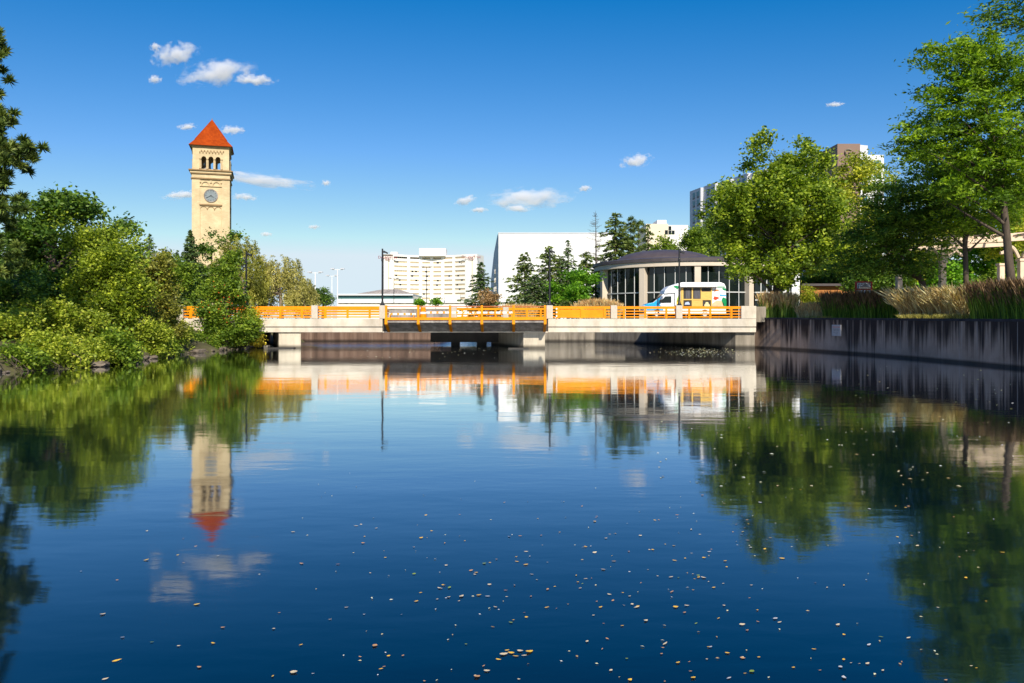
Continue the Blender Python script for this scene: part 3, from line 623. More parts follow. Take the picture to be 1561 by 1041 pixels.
# clock faces and the mouldings round them
def clock(rot):
    c, s = [(1,0),(0,1),(-1,0),(0,-1)][rot]; zc = tz(302); r = 1.27
    M4 = Matrix(((c,-s,0,0),(s,c,0,0),(0,0,1,0),(0,0,0,1)))
    def place(o): o.parent = tower; o.matrix_basis = M4; return o
    y = -(HW+0.06)
    def disc(r0, r1, ya, yb, n=40):
        mb = MB(); b = [];
        for (rr, yy) in ((r0, ya), (r1, ya), (r1, yb), (r0, yb)): b += [(rr*math.cos(2*math.pi*k/n), yy, zc+rr*math.sin(2*math.pi*k/n)) for k in range(n)]
        return mb.add(b, [(i*n+k, i*n+(k+1)%n, ((i+1)%4)*n+(k+1)%n, ((i+1)%4)*n+k) for i in range(4) for k in range(n)])
    face = place(disc(0.001, r-0.12, y-0.03, y+0.05).build('clock_face', M_CF, None))
    o = disc(r-0.12, r+0.08, y-0.10, y+0.06).build('rim', M['girder'], face)
    mk = MB()
    for k in range(12):
        a = math.pi/6*k; d = Vector((math.sin(a), 0, math.cos(a))); cc = Vector((0, y-0.045, zc))
        mk.bar(cc+d*(r-0.42), cc+d*(r-0.18), 0.09, 0.03)
    mk.build('hour_mark', M['black'], face)
    hd = MB(); cc = Vector((0, y-0.075, zc))
    for (ang, ln, wd) in ((122, 0.62, 0.13), (242, 1.05, 0.10)):
        a = R(ang); d = Vector((math.sin(a), 0, math.cos(a))); hd.bar(cc-d*0.15, cc+d*ln, wd, 0.025); cc = cc + Vector((0,-0.03,0))
    hd.build('clock_hands', M['black'], face)
    # blind arcade over the clock, sill lines under it, sunk panel outline
    q = MB()
    for xx in (-1.05, 1.05):
        p = arch_poly(xx, 1.5, tz(287.5), tz(281), 8)
        for a, b in zip(p[:-1], p[1:]): q.bar((a[0], y-0.06, a[1]), (b[0], y-0.06, b[1]), 0.16, 0.22)
    q.bar((-2.1,y-0.05,tz(288)), (2.1,y-0.05,tz(288)), 0.2, 0.16)
    for xx in (-2.0, 0.0, 2.0): q.bar((xx,y-0.05,tz(283)), (xx,y-0.05,tz(279.5)), 0.3, 0.3)
    place(q.build('blind_arcade', M['tower_trim'], None))
    q = MB(); q.bar((-2.2,y-0.06,tz(316)), (2.2,y-0.06,tz(316)), 0.25, 0.28)
    place(q.build('sill', M['cornice'], None))
    q = MB()
    for k in range(3):
        xx = -1.4 + 1.4*k; p = arch_poly(xx, 1.4, tz(323), tz(318.5), 6)
        for a, b in zip(p[:-1], p[1:]): q.bar((a[0], y+0.02, a[1]), (b[0], y+0.02, b[1]), 0.1, 0.1)
    place(q.build('corbel_table', M['cornice'], None))
    for xx in (-2.06, 2.06):
        q = MB(); q.bar((xx, y+0.01, 0), (xx, y+0.01, tz(320)), 0.13, 0.13); place(q.build('panel_edge', M['tower_trim'], None))
M_CF = surf('grey_clock_glass', (0.16,0.19,0.20), (0.24,0.27,0.28), 1.5, 0.35, 0.02)
for rot in range(4): clock(rot)
MB().lathe([(0,zo1-0.2),(0.25,zo1-0.2),(0.5,zo1-0.6),(0.75,zo0+0.6),(1.05,zo0+0.15),(1.0,zo0+0.1),(0,zo0+0.3)], 20, (-0.9,-0.4)).build('added_dark_core', M['girder'], tower, smooth=True)  # added dark core so the belfry openings look darker

# ------------------------------------------------------------------ white curved hotel
def text_mesh(s, size, extr=0.05):
    cu = bpy.data.curves.new('txt', 'FONT'); cu.body = s; cu.size = size; cu.extrude = extr; cu.align_x = 'CENTER'; cu.align_y = 'CENTER'
    o = bpy.data.objects.new('txt', cu); COL.objects.link(o); dg = bpy.context.evaluated_depsgraph_get(); dg.update()
    me = bpy.data.meshes.new_from_object(o.evaluated_get(dg)); bpy.data.objects.remove(o); bpy.data.curves.remove(cu)
    me.transform(Matrix.Rotation(R(90), 4, 'X')); return me
DH = 450.0; SH = FPX/DH
hotel = empty('hotel', (X(655, DH), DH, 2.1), 0, 'white curved hotel slab with rows of strip windows', 'hotel')
def hx(px): return (px-655)/SH
def hz(py): return (HOR-py)/SH + EYE - 2.1
HFp = [585.5, 598.5, 621, 638.5, 655.5, 673, 690.5, 710.5, 727.5]
HYp = [-1, 0, 5.5, 8.5, 9.5, 8.5, 5.5, 0, -1.5]
HX = [hx(p) for p in HFp]
floors = [391.9+6.93*k for k in range(10)]
TOP = hz(387.5)
hw = MB()
for i in range(len(HX)-1):
    a = Vector((HX[i], HYp[i], 0)); b = Vector((HX[i+1], HYp[i+1], 0)); d = (b-a).normalized(); n = Vector((d.y, -d.x, 0))
    def seg(u0, u1, z0, z1, dep0=0.0, dep1=-14.0, mbx=None):
        p = [a+d*u0+n*dep0, a+d*u1+n*dep0, a+d*u1+n*dep1, a+d*u0+n*dep1]
        (mbx or hw).prism([(q.x, q.y) for q in p], 'z', z0, z1)
    L = (b-a).length
    if i in (0, len(HX)-2):
        seg(0, L, 0, TOP)
        for u in (L*0.55,):
            g = MB(); seg(u-0.25, u+0.25, 0, hz(396), 0.06, -0.02, g); g.build('joint', M['hotel_tan'], hotel)
        continue
    zs = 0.0
    for k in range(9, -1, -1):
        zc = hz(floors[k]); seg(0, L, zs, zc-0.52); zs = zc+0.52
        seg(0, L, zc-0.52, zc+0.52, -0.9)
        hw_in = [(0.02, 0.85), (L-0.85, L-0.02)]
        for q0, q1 in hw_in: seg(q0, q1, zc-0.515, zc+0.515, 0.0, -0.85)
        g = MB(); seg(0.85, L-0.85, zc-0.51, zc+0.51, -0.30, -0.88, g)
        win = g.build('window', M['hotel_tan'] if not (k == 0 and i in (1, 2)) else M['dark_glass'], hotel)
        rr = random.random()
        if rr < 0.34 and k:
            g = MB()
            for _ in range(1 if rr < 0.25 else 2):
                u = random.uniform(1.2, L-2.6); seg(u, u+1.1, zc-0.45, zc+0.45, -0.27, -0.29, g)
            g.build('open_pane', M['dark_glass'], win)
        else:
            g = MB(); np_ = 7
            for q in range(1, np_): 
                u = 0.85+(L-1.7)*q/np_; seg(u-0.06, u+0.06, zc-0.5, zc+0.5, -0.26, -0.31, g)
            g.build('pane_frame', M['cornice'], win)
    seg(0, L, zs, TOP)
hw.build('wall', M['hotel'], hotel)
MB().box(hx(637), hx(678), 6, 16, TOP-0.5, hz(377)).build('penthouse', M['hotel'], hotel, bevel=0.05)
MB().box(hx(594), hx(604), 4, 9, TOP-0.5, hz(383)).build('roof_hut', M['hotel'], hotel)
MB().prism([(hx(583.5),-1.6),(hx(599),-0.6),(hx(599),10),(hx(583.5),10)], 'z', hz(389.5), hz(388)+0.05).build('eave', M['wall_grey'], hotel)
SIGN = surf('dark_red_letter', (0.20,0.03,0.03), (0.26,0.04,0.04), 1, 0.5, 0.0)
for nm, px, py, dy, sz in (('sign', 591.5, 392.5, -0.9, 2.3), ('sign', 718.5, 392.0, -1.0, 2.3)):
    o = link('sign_lettering', text_mesh('DoubleTree', sz*0.95, 0.12), SIGN, hotel, (hx(px), dy-0.4, hz(py)))
    o = link('sign_lettering', text_mesh('hotel', sz*0.6, 0.1), SIGN, hotel, (hx(px), dy-0.4, hz(py+3.4)))
mb = MB(); mb.box(hx(583), hx(700), -22, -14, 0, hz(459)); mb.build('podium', M['hotel'], hotel)
mb = MB(); mb.box(hx(684), hx(706), -26, -22.1, 0, hz(451)); mb.build('entrance_block', M['hotel'], hotel)

# low white hall with a shallow grey roof
DL = 300.0
hall = empty('exhibition_hall', (X(555, DL), DL, 2.1), 0, 'low white hall with a green glass strip and shallow grey roof left of the hotel', 'hall')
def lx(px): return (px-555)*DL/FPX
def lz(py): return (HOR-py)*DL/FPX + EYE - 2.1
MB().box(lx(514), lx(630), 0, 30, 0, lz(455.5)).build('wall', M['white'], hall)
MB().box(lx(514.5), lx(629), 0.4, 29, lz(455.5)+0.003, lz(450.2)).build('window', M['teal_glass'], hall)
MB().box(lx(514), lx(630), -0.6, 30.6, lz(450.2)+0.003, lz(448)).build('parapet', M['white'], hall)
v = [(lx(536),4,lz(448)+0.01),(lx(628),4,lz(448)+0.01),(lx(628),28,lz(448)+0.01),(lx(536),28,lz(448)+0.01),(lx(577),10,lz(439.5)),(lx(600),10,lz(439)),(lx(600),20,lz(439)),(lx(577),20,lz(439.5))]
MB().add(v, [(0,1,5,4),(1,2,6,5),(2,3,7,6),(3,0,4,7),(4,5,6,7)]).build('roof', M['girder'], hall)
# parapet wall and terrace at the foot of the hotel
tw = empty('terrace_wall', (X(630, 170), 170, 2.1), 0, 'long low cream wall behind the bridge at the foot of the hotel', 'wall')
mb = MB(); mb.box(-16, 12, 0, 0.5, 0, Z(463, 170)-2.1); mb.build('parapet', M['hotel'], tw)
mb = MB(); mb.box(-16, 12, -0.15, 0.65, Z(463, 170)-2.097, Z(461.5, 170)-2.1); mb.build('coping', M['wall_grey'], tw)

# ------------------------------------------------------------------ white theatre
DTH = 250.0
th = empty('theatre', (X(760, DTH), DTH, 2.1), 0, 'huge plain white box theatre with a sloping side in painted grey shade', 'theatre')
k_ = DTH/FPX
zt = (HOR-356)*k_ + EYE - 2.1
MB().box(0, (935-760)*k_, 0, 45, 0, zt).build('wall', M['clad'], th)
# side face: leans out to a long foot, glazed stair strip in its middle
side = [(0,zt-0.05), (0,0), (-3.2,0), (-2.9,zt*0.55), (-1.7,zt*0.82), (-0.35,zt-0.05)]
v = [(x, 14+abs(x)*4.0, z) for x, z in side]
v0 = [(-0.02, 0.35, zt-0.06), (-0.02, 0.35, 0.0), (-3.1, 24, 0.0), (-3.0, 23, zt*0.5), (-1.75, 14, zt*0.82), (-0.4, 3, zt-0.06)]
mb = MB(); n = len(v0); mb.add(v0 + [(p[0]+0.4, p[1]+22, p[2]) for p in v0], [tuple(range(n)), tuple(range(2*n-1, n-1, -1))] + [(i, (i+1)%n, (i+1)%n+n, i+n) for i in range(n)])
mb.build('side_wall', M['grey_panel'], th)  # white wall in shade; the shade is put into this grey
mb = MB(); mb2 = MB()
dirv = Vector((-3.08, 23.65, 0)).normalized(); nrm = Vector((-dirv.y, dirv.x, 0)) 
if nrm.y > 0: nrm = -nrm
for k in range(11):
    f0 = k/11; z0 = 2 + f0*(zt*0.66-2); z1 = 2 + (k+1)/11*(zt*0.66-2)
    wdt = 14*(1-f0)+0.6; c0 = 9.5 + f0*0.5
    p0 = dirv*(c0-wdt/2) + nrm*0.06; p1 = dirv*(c0+wdt/2) + nrm*0.06
    p0.y += 0.35; p1.y += 0.35
    (mb if k % 2 else mb2).add([(p0.x,p0.y,z0),(p1.x,p1.y,z0),(p1.x,p1.y,z1),(p0.x,p0.y,z1),(p0.x-nrm.x*.1,p0.y-nrm.y*.1,z0),(p1.x-nrm.x*.1,p1.y-nrm.y*.1,z0),(p1.x-nrm.x*.1,p1.y-nrm.y*.1,z1),(p0.x-nrm.x*.1,p0.y-nrm.y*.1,z1)],
        [(0,1,2,3),(7,6,5,4),(0,4,5,1),(1,5,6,2),(2,6,7,3),(3,7,4,0)])
mb.build('stair_window', M['dark_glass'], th); mb2.build('stair_panel', M['hotel_tan'], th)
MB().box(-0.12, (935-760)*k_+0.1, -0.12, 45.1, zt+0.003, zt+0.35).build('parapet', M['grey_panel'], th)

# ------------------------------------------------------------------ tall hotel on the right: long receding front, brown shaft, white end
A = Vector((71.0, 318.0, 0)); B = Vector((99.6, 232.0, 0)); ZH = 51.5
tb = empty('tower_hotel', (B.x, B.y, 2.1), 0, 'tall modern hotel with pleated grey front, brown shaft and white end behind the trees', 'hotel')
A0 = A - B; d = A0.normalized(); n = Vector((d.y, -d.x, 0))
if n.x > 0: n = -n
L = A0.length
fr = MB(); N = 9; wins = []
for k in range(N):
    u0, u1 = L*k/N, L*(k+1)/N
    # each bay is a shallow pleat: a flat with windows and a short return that catches the sun
    p0 = d*u0 + n*1.3; p1 = d*(u1-1.6) + n*0.2; p2 = d*u1 + n*0.0; b0 = d*u0 - n*5; b1 = d*u1 - n*5
    fr.prism([(p0.x,p0.y),(p1.x,p1.y),(p2.x,p2.y),(b1.x,b1.y),(b0.x,b0.y)], 'z', 0, ZH - 0.5 + (0.35 if k % 2 else 0))
    wins.append((p0, p1))
fr.build('front_wall', M['grey_panel'], tb)
for p0, p1 in wins:
    dd = (p1-p0).normalized(); nn = Vector((dd.y, -dd.x, 0)); nn = nn if nn.dot(n) > 0 else -nn; LL = (p1-p0).length
    bay = wins.index((p0, p1)); g2 = MB(); gs = MB()
    for fl in range(15):
        z = ZH-3.5-3.2*fl
        if z < 3: break
        for c_ in (0.28, 0.72):
            a = p0+dd*(LL*c_-1.1)+nn*0.02; b = p0+dd*(LL*c_+1.1)+nn*0.02
            g = MB() if bay >= 6 else gs
            g.prism([(a.x,a.y),(b.x,b.y),(b.x+nn.x*.06,b.y+nn.y*.06),(a.x+nn.x*.06,a.y+nn.y*.06)], 'z', z, z+1.8)
            a = p0+dd*(LL*c_-1.0)+nn*0.02; b = p0+dd*(LL*c_+0.9)+nn*0.02
            v_ = MB() if bay >= 6 else g2
            v_.prism([(a.x,a.y),(b.x,b.y),(b.x+nn.x*.12,b.y+nn.y*.12),(a.x+nn.x*.12,a.y+nn.y*.12)], 'z', z-0.75, z-0.1)
            if bay >= 6: v_.build('vent_panel', M['black'], g.build('window', M['teal_glass'], tb))
    if bay < 6:
        tag(gs.build('window_rows', M['teal_glass'], tb), kind='stuff'); tag(g2.build('vent_rows', M['black'], tb), kind='stuff')
kb = 232/FPX
def rx(px): return X(px, 230) - B.x
MB().box(rx(1268), rx(1302), -6, 8, 0, Z(219, 226)-2.1).build('shaft', M['brown_panel'], tb)
MB().box(rx(1302)+0.01, rx(1345), -3, 12, 0, Z(236, 229)-2.1).build('end_wall', M['white'], tb)
for fl in range(4):
    z = Z(248+fl*18, 229)-2.1
    for u in (1330, 1309): MB().box(rx(u), rx(u+11), -3.06, -2.98, z-1.0, z+0.7).build('window', M['teal_glass'], tb)
link('sign_lettering', text_mesh('G', 3.0, 0.15), M['wall_grey'], tb, (X(1292, 226)-B.x, -6.2, Z(233, 226)-2.1))
link('sign_lettering', text_mesh('H', 3.0, 0.15), M['wall_grey'], tb, (X(1297, 226)-B.x, -6.2, Z(243, 226)-2.1))

# beige block
DB = 220.0
bb = empty('apartment_block', (X(1022, DB), DB, 2.1), 0, 'beige block with a small white rooftop hut above the conifers', 'building')
kk = DB/FPX; q = lambda px: (px-1022)*kk
zz = lambda py: (HOR-py)*kk + EYE - 2.1
MB().box(q(985), q(1049), 0, 15, 0, zz(343)).build('wall', M['hotel'], bb)
MB().box(q(985)-0.1, q(1018), -0.6, 14, 0, zz(341.5)).build('wing', M['tan_block'], bb)
MB().box(q(1004), q(1018), 2, 9, zz(341.5), zz(334)).build('rooftop_hut', M['white'], bb)
g = MB()
for i, x in enumerate((1013, 1019, 1024)):
    for y in (347.5, 354):
        if (i + y) % 2 < 1.2: MB().box(q(x), q(x)+0.8, -0.72 if x < 1018 else -0.05, -0.58 if x < 1018 else 0.05, zz(y)-0.6, zz(y)+0.5).build('window', M['dark_glass'], bb)
# ------------------------------------------------------------------ round pavilion
CX, CY, CR = 20.7, 95.0, 10.6
pav = empty('carousel_pavilion', (CX, CY, 2.1), 0, 'round glass pavilion with pale columns and dark domed roof', 'pavilion')
a0, a1 = R(-90-100), R(-90+75)
EZ = 7.88-2.1
MB().lathe([(CR-0.55,0.0),(CR-0.55,EZ-0.003)], 60, a0=a0, a1=a1).build('glazing', M['dark_glass'], pav, smooth=True)
mb = MB().lathe([(CR+0.25,EZ),(CR+0.25,EZ+0.5),(CR-0.6,EZ+0.5),(CR-0.6,EZ),(CR+0.25,EZ)], 72, a0=a0, a1=a1); mb.build('fascia', M['fascia'], pav)
MB().lathe([(CR+0.42,EZ+0.503),(CR+0.42,EZ+0.86),(CR-0.2,EZ+1.0),(0.0,EZ+1.25)], 72).build('roof', M['roof_dark'], pav, smooth=False)
dome = MB(); prof = [(5.8*math.cos(t*math.pi/2*0.98), EZ+0.98+1.55*math.sin(t*math.pi/2)) for t in [i/10 for i in range(11)]]
dome.lathe([(6.05,EZ+0.8),(6.05,EZ+1.02)]+prof, 64, (-2.6, 0)); dome.build('dome', M['roof_dark'], pav, smooth=True)
for th_ in (-108, -75, -38, -5.5, 28, 61):
    a = R(th_); c, s = math.cos(a), math.sin(a)
    def T(r, t): return (r*s + t*c, -r*c + t*s)
    pts = [T(CR+0.12,-0.33), T(CR+0.12,0.33), T(CR-0.9,0.33), T(CR-0.9,-0.33)]
    MB().prism(pts, 'z', 0, EZ-0.004).build('column', M['fascia'], pav, bevel=0.02)
mb = MB(); angs = [-108,-75,-38,-5.5,28,61]
for i in range(5):
    n_ = 5 if i else 3
    for k in range(1, n_):
        a = R(angs[i] + (angs[i+1]-angs[i])*(k/n_)); r = CR-0.5
        mb.bar((r*math.sin(a), -r*math.cos(a), 0.0), (r*math.sin(a), -r*math.cos(a), EZ-0.01), 0.07, 0.09)
for zc in (3.02, 0.1):
    mb.lathe([(CR-0.44,zc-0.06),(CR-0.44,zc+0.06),(CR-0.54,zc+0.06),(CR-0.54,zc-0.06),(CR-0.44,zc-0.06)], 60, a0=a0, a1=a1)
mb.build('mullions', M['mullion'], pav)
# straight wing at its right
wx0, wx1, wy = X(1150, 86)-CX, X(1219, 86)-CX, 86-CY
MB().box(wx0, wx1, wy, wy+12, EZ+0.0, EZ+0.55).build('wing_fascia', M['fascia'], pav)
MB().box(wx0-2.5, wx1+0.2, wy-0.2, wy+12.2, EZ+0.553, EZ+0.95).build('wing_roof', M['roof_dark'], pav)
MB().box(wx0+0.2, wx1-0.3, wy+0.45, wy+11.5, 0, EZ-0.003).build('wing_glazing', M['dark_glass'], pav)
MB().box(wx1-0.85, wx1, wy-0.02, wy+0.7, 0, EZ-0.003).build('column', M['white'], pav)
MB().box(wx1-1.75, wx1-1.35, wy+0.2, wy+0.6, 0, EZ-0.003).build('column', M['white'], pav)
mb = MB()
for k in range(1, 7):
    x = wx0+0.2+(wx1-wx0-0.5)*k/7; mb.box(x-0.05, x+0.05, wy+0.36, wy+0.448, 0, EZ-0.01)
for zc in (3.02, 2.2): mb.box(wx0+0.2, wx1-1.75, wy+0.34, wy+0.444, zc-0.07, zc+0.07)
mb.build('mullions', M['mullion'], pav)

# ------------------------------------------------------------------ food truck
VY = 65.2; sv = FPX/VY
van = empty('food_truck', (X(982, VY), VY-1.0, 2.25), 0, 'white shaved ice truck with blue bonnet and open serving hatch', 'food truck')
def vx(zx): return (970+zx*150/1561-982)/sv
def vz(zy): return (HOR-(420+zy*80/833))/sv + EYE - 2.25
VW = 2.05
BLUE = surf('sky_blue_paint', (0.0,0.32,0.62), (0.01,0.40,0.70), 1.5, 0.3, 0.0, spec=0.6)
VWH = surf('white_van_paint', (0.74,0.75,0.75), (0.79,0.80,0.80), 1, 0.3, 0.0, spec=0.6)
GREEN = surf('green_wrap', (0.0,0.20,0.06), (0.01,0.28,0.09), 2, 0.35, 0.0)
YEL = surf('honey_wood', (0.62,0.38,0.09), (0.72,0.47,0.13), 3, 0.6, 0.05, stretch=(1,1,6))
GREYC = surf('grey_curtain', (0.06,0.06,0.07), (0.13,0.12,0.13), 4, 0.8, 0.1, stretch=(6,1,0.3))
PALE = surf('pale_blue_decal', (0.42,0.5,0.72), (0.52,0.6,0.8), 2, 0.4, 0.0)
cab = [(vx(90),0.55),(vx(85),vz(485)),(vx(150),vz(452)),(vx(235),vz(432)),(vx(395),vz(300)),(vx(575),vz(285)),(vx(575),0.45)]
MB().prism(cab, 'y', 0.12, VW-0.12).build('cab', VWH, van, bevel=0.05)
MB().prism([(vx(88),0.75),(vx(86),vz(487)),(vx(152),vz(456)),(vx(236),vz(436)),(vx(330),vz(360)),(vx(350),vz(350)),(vx(345),vz(470)),(vx(380),0.95),(vx(330),0.75)], 'y', 0.09, 0.118).build('bonnet', BLUE, van)
MB().prism([(vx(100),vz(478)),(vx(152),vz(450)),(vx(235),vz(430)),(vx(235),vz(470))], 'y', 0.119, VW-0.119).build('bonnet', BLUE, van, bevel=0.03)
MB().prism([(vx(90),0.55),(vx(84),1.0),(vx(395),1.0),(vx(395),0.5)], 'y', 0.10, 0.117).build('lower_wrap', BLUE, van)
# windscreen and side glass
a = Vector((vx(228),0,vz(436))); b = Vector((vx(392),0,vz(304))); n_ = Vector((-(b-a).z,0,(b-a).x)).normalized()*0.03
q = []
for (p, y) in ((a,0.25),(a,VW-0.25),(b,VW-0.25),(b,0.25)): q.append((p.x+n_.x*0.5, y, p.z+n_.z*0.5))
q2 = [(x+n_.x, y, z+n_.z) for x, y, z in q]
MB().add(q+q2, [(3,2,1,0),(4,5,6,7),(0,1,5,4),(1,2,6,5),(2,3,7,6),(3,0,4,7)]).build('windscreen', M['dark_glass'], van)
MB().prism([(vx(345),vz(418)),(vx(425),vz(335)),(vx(520),vz(332)),(vx(520),vz(432)),(vx(360),vz(436))], 'y', 0.085, 0.119).build('side_window', M['dark_glass'], van)
mb = MB(); mb.box(vx(565), vx(570), 0.095, 0.118, 0.6, vz(300)); mb.build('door_seam', M['girder'], van)
MB().box(vx(335), vx(365), -0.12, 0.10, vz(420), vz(380)).build('mirror', M['black'], van, bevel=0.03)
# raised body: sloping nose over the cab, rounded tail
body = [(vx(575),0.45),(vx(575),vz(284)),(vx(400),vz(298)),(vx(420),vz(240)),(vx(480),vz(180)),(vx(555),vz(158)),(vx(640),vz(126)),(vx(700),vz(115)),(vx(1290),vz(114)),(vx(1345),vz(135)),(vx(1372),vz(185)),(vx(1378),vz(470)),(vx(1372),0.45)]
MB().prism(body, 'y', 0.0, VW).build('body', VWH, van, bevel=0.06)
fy = -0.012
def flat(x0, x1, y0, y1, nm, mat, t=0.012): return MB().box(vx(x0), vx(x1), fy-t, fy, vz(y1), vz(y0)).build(nm, mat, van)
hatch = MB().box(vx(668), vx(1150), fy-0.02, 0.0, 0.92, vz(205)).build('serving_hatch', M['under'], van)
for x0, x1 in ((668,702),(832,852),(972,984),(1132,1150)): MB().box(vx(x0), vx(x1), fy-0.07, fy-0.021, 0.92, vz(205)).build('hatch_frame', YEL, hatch)
MB().box(vx(668), vx(1150), fy-0.075, fy-0.0215, vz(395), vz(376)).build('counter', YEL, hatch)
for x0, x1 in ((738,806),(872,962)): MB().box(vx(x0), vx(x1), fy-0.045, fy-0.0205, vz(372), vz(225)).build('curtain', GREYC, hatch)
MB().box(vx(985), vx(1131), fy-0.05, fy-0.0205, vz(375), vz(262)).build('menu_board', YEL, hatch)
MB().box(vx(852), vx(1002), fy-0.06, fy-0.0207, 0.92, vz(398)).build('cupboard_door', YEL, hatch)
MB().prism([(vx(722),vz(465)),(vx(735),vz(430)),(vx(780),vz(420)),(vx(800),vz(445)),(vx(800),vz(465))], 'y', fy-0.06, fy-0.0207).build('ice_machine', PALE, hatch)
MB().prism([(vx(1030),0.92),(vx(1030),vz(470)),(vx(1050),vz(440)),(vx(1050),vz(425)),(vx(1090),vz(425)),(vx(1092),vz(445)),(vx(1115),vz(470)),(vx(1115),0.92)], 'y', fy-0.06, fy-0.0207).build('drinks_keg', surf('pale_yellow', (0.75,0.62,0.3),(0.8,0.68,0.36),2,0.5,0), hatch)
# raised awning flap over the hatch
MB().prism([(fy-0.01,vz(203)),(fy-0.40,vz(192)),(fy-0.42,vz(180)),(fy-0.01,vz(170))], 'x', vx(640), vx(1225)).build('awning', VWH, van, bevel=0.01)
flat(860, 985, 152, 172, 'roof_decal', PALE, 0.01)
# coloured wrap: palm greens at both corners, sand and red splashes
MB().prism([(vx(545),vz(180)),(vx(590),vz(165)),(vx(640),vz(180)),(vx(615),vz(228)),(vx(596),vz(212))], 'y', fy-0.012, fy).build('leaf_decal', GREEN, van)
MB().prism([(vx(602),vz(380)),(vx(630),vz(310)),(vx(655),vz(290)),(vx(655),vz(395)),(vx(610),vz(420))], 'y', fy-0.012, fy).build('leaf_decal', surf('lime_wrap', (0.3,0.45,0.02),(0.4,0.52,0.04),2,0.4,0), van)
flat(598, 660, 400, 470, 'fruit_decal', surf('yellow_wrap', (0.75,0.5,0.04),(0.8,0.56,0.06),2,0.4,0))
flat(660, 667, 215, 480, 'trim_strip', YEL)
MB().prism([(vx(1300),vz(400)),(vx(1320),vz(350)),(vx(1366),vz(365)),(vx(1376),vz(400)),(vx(1376),0.9),(vx(1340),0.9)], 'y', fy-0.012, fy).build('leaf_decal', GREEN, van)
MB().prism([(vx(1305),vz(215)),(vx(1330),vz(205)),(vx(1366),vz(212)),(vx(1372),vz(245)),(vx(1340),vz(240))], 'y', fy-0.012, fy).build('leaf_decal', GREEN, van)
g = MB()
for k in range(9):
    x = 1228+k*14; g.add([(vx(x),fy-0.01,vz(200)),(vx(x+12),fy-0.01,vz(200)),(vx(x+5),fy-0.01,vz(168)),(vx(x),fy,vz(200)),(vx(x+12),fy,vz(200)),(vx(x+5),fy,vz(168))], [(0,1,2),(5,4,3),(0,3,4,1),(1,4,5,2),(2,5,3,0)])
g.build('leaf_decal', GREEN, van)
MB().prism([(vx(1155),vz(485)),(vx(1160),vz(445)),(vx(1215),vz(405)),(vx(1290),vz(405)),(vx(1335),vz(450)),(vx(1340),vz(485))], 'y', fy-0.012, fy).build('sand_decal', surf('sand_wrap', (0.62,0.42,0.22),(0.72,0.52,0.3),3,0.5,0), van)
MB().prism([(vx(1270),vz(325)),(vx(1275),vz(305)),(vx(1372),vz(318)),(vx(1376),vz(330))], 'y', fy-0.012, fy).build('stripe_decal', BLUE, van)
MB().prism([(vx(1172),vz(375)),(vx(1185),vz(335)),(vx(1250),vz(345)),(vx(1262),vz(365)),(vx(1205),vz(395))], 'y', fy-0.012, fy).build('splash_decal', surf('red_wrap', (0.62,0.05,0.02),(0.7,0.09,0.03),2,0.4,0), van)
MB().prism([(vx(1180),vz(262)),(vx(1195),vz(232)),(vx(1250),vz(228)),(vx(1262),vz(246)),(vx(1215),vz(252))], 'y', fy-0.012, fy).build('splash_decal', surf('orange_wrap', (0.75,0.16,0.02),(0.8,0.22,0.03),2,0.4,0), van)
mb = MB(); mb.box(vx(92), vx(1372), -0.02, -0.001, 0.42, 0.62); mb.build('sill_skirt', VWH, van)
for wx in (vx(90)+1.05, vx(90)+4.9):
    for y0 in (-0.03, VW-0.24):
        o = MB(); n = 20; prof = [(0.0,0),(0.20,0),(0.22,0.02),(0.36,0.02),(0.38,0.05),(0.38,0.22),(0.0,0.22)]
        b_ = []
        for (r, y) in prof: b_ += [(wx+r*math.cos(2*math.pi*k/n), y0+y, 0.38+r*math.sin(2*math.pi*k/n)) for k in range(n)]
        o.add(b_, [(i*n+k, i*n+(k+1)%n, (i+1)*n+(k+1)%n, (i+1)*n+k) for i in range(len(prof)-1) for k in range(n)])
        wh = o.build('wheel', M['black'], van)
        if y0 < 0.5:
            o = MB(); b_ = []
            for (r, y) in [(0.0,-0.012),(0.17,-0.012),(0.19,-0.001),(0.0,-0.001)]: b_ += [(wx+r*math.cos(2*math.pi*k/n), y0+y, 0.38+r*math.sin(2*math.pi*k/n)) for k in range(n)]
            o.add(b_, [(i*n+k, i*n+(k+1)%n, (i+1)*n+(k+1)%n, (i+1)*n+k) for i in range(3) for k in range(n)]).build('rim', M['mullion'], wh)
MB().box(vx(70), vx(98), 0.15, VW-0.15, 0.45, 0.68).build('bumper', M['black'], van, bevel=0.04)
MB().box(vx(84)-0.01, vx(110), 0.065, 0.088, 0.82, 0.98).build('headlight', M['mullion'], van)

# ------------------------------------------------------------------ brick building, notice board, wall sign, pergola
DK = 88.0
bk = empty('brick_building', (X(1205, DK), DK, 2.1), 0, 'low orange brick building with dark flat roof right of the pavilion', 'building')
kx = lambda px: (px-1205)*DK/FPX
kz = lambda py: (HOR-py)*DK/FPX + EYE - 2.1
MB().box(kx(1221), kx(1365), 0, 10, 0, kz(436)).build('wall', M['brick'], bk)
MB().box(kx(1220), kx(1367), -0.55, 10.4, kz(436)+0.003, kz(432.5)).build('roof', M['roof_dark'], bk)
MB().box(kx(1222), kx(1300), -0.06, 0.02, 0, kz(452)).build('window', M['dark_glass'], bk)
link('sign_lettering', text_mesh('Looff Carrousel', 0.62, 0.03), M['white'], bk, (kx(1345), -0.65, kz(430)))
KY = 64.0
kb_ = empty('notice_board', (X(1316.5, KY), KY, 2.16), 0, 'dark red framed notice board standing behind the tall grasses', 'notice board')
wq = 12*KY/FPX; zq = lambda py: (HOR-py)*KY/FPX + EYE - 2.16
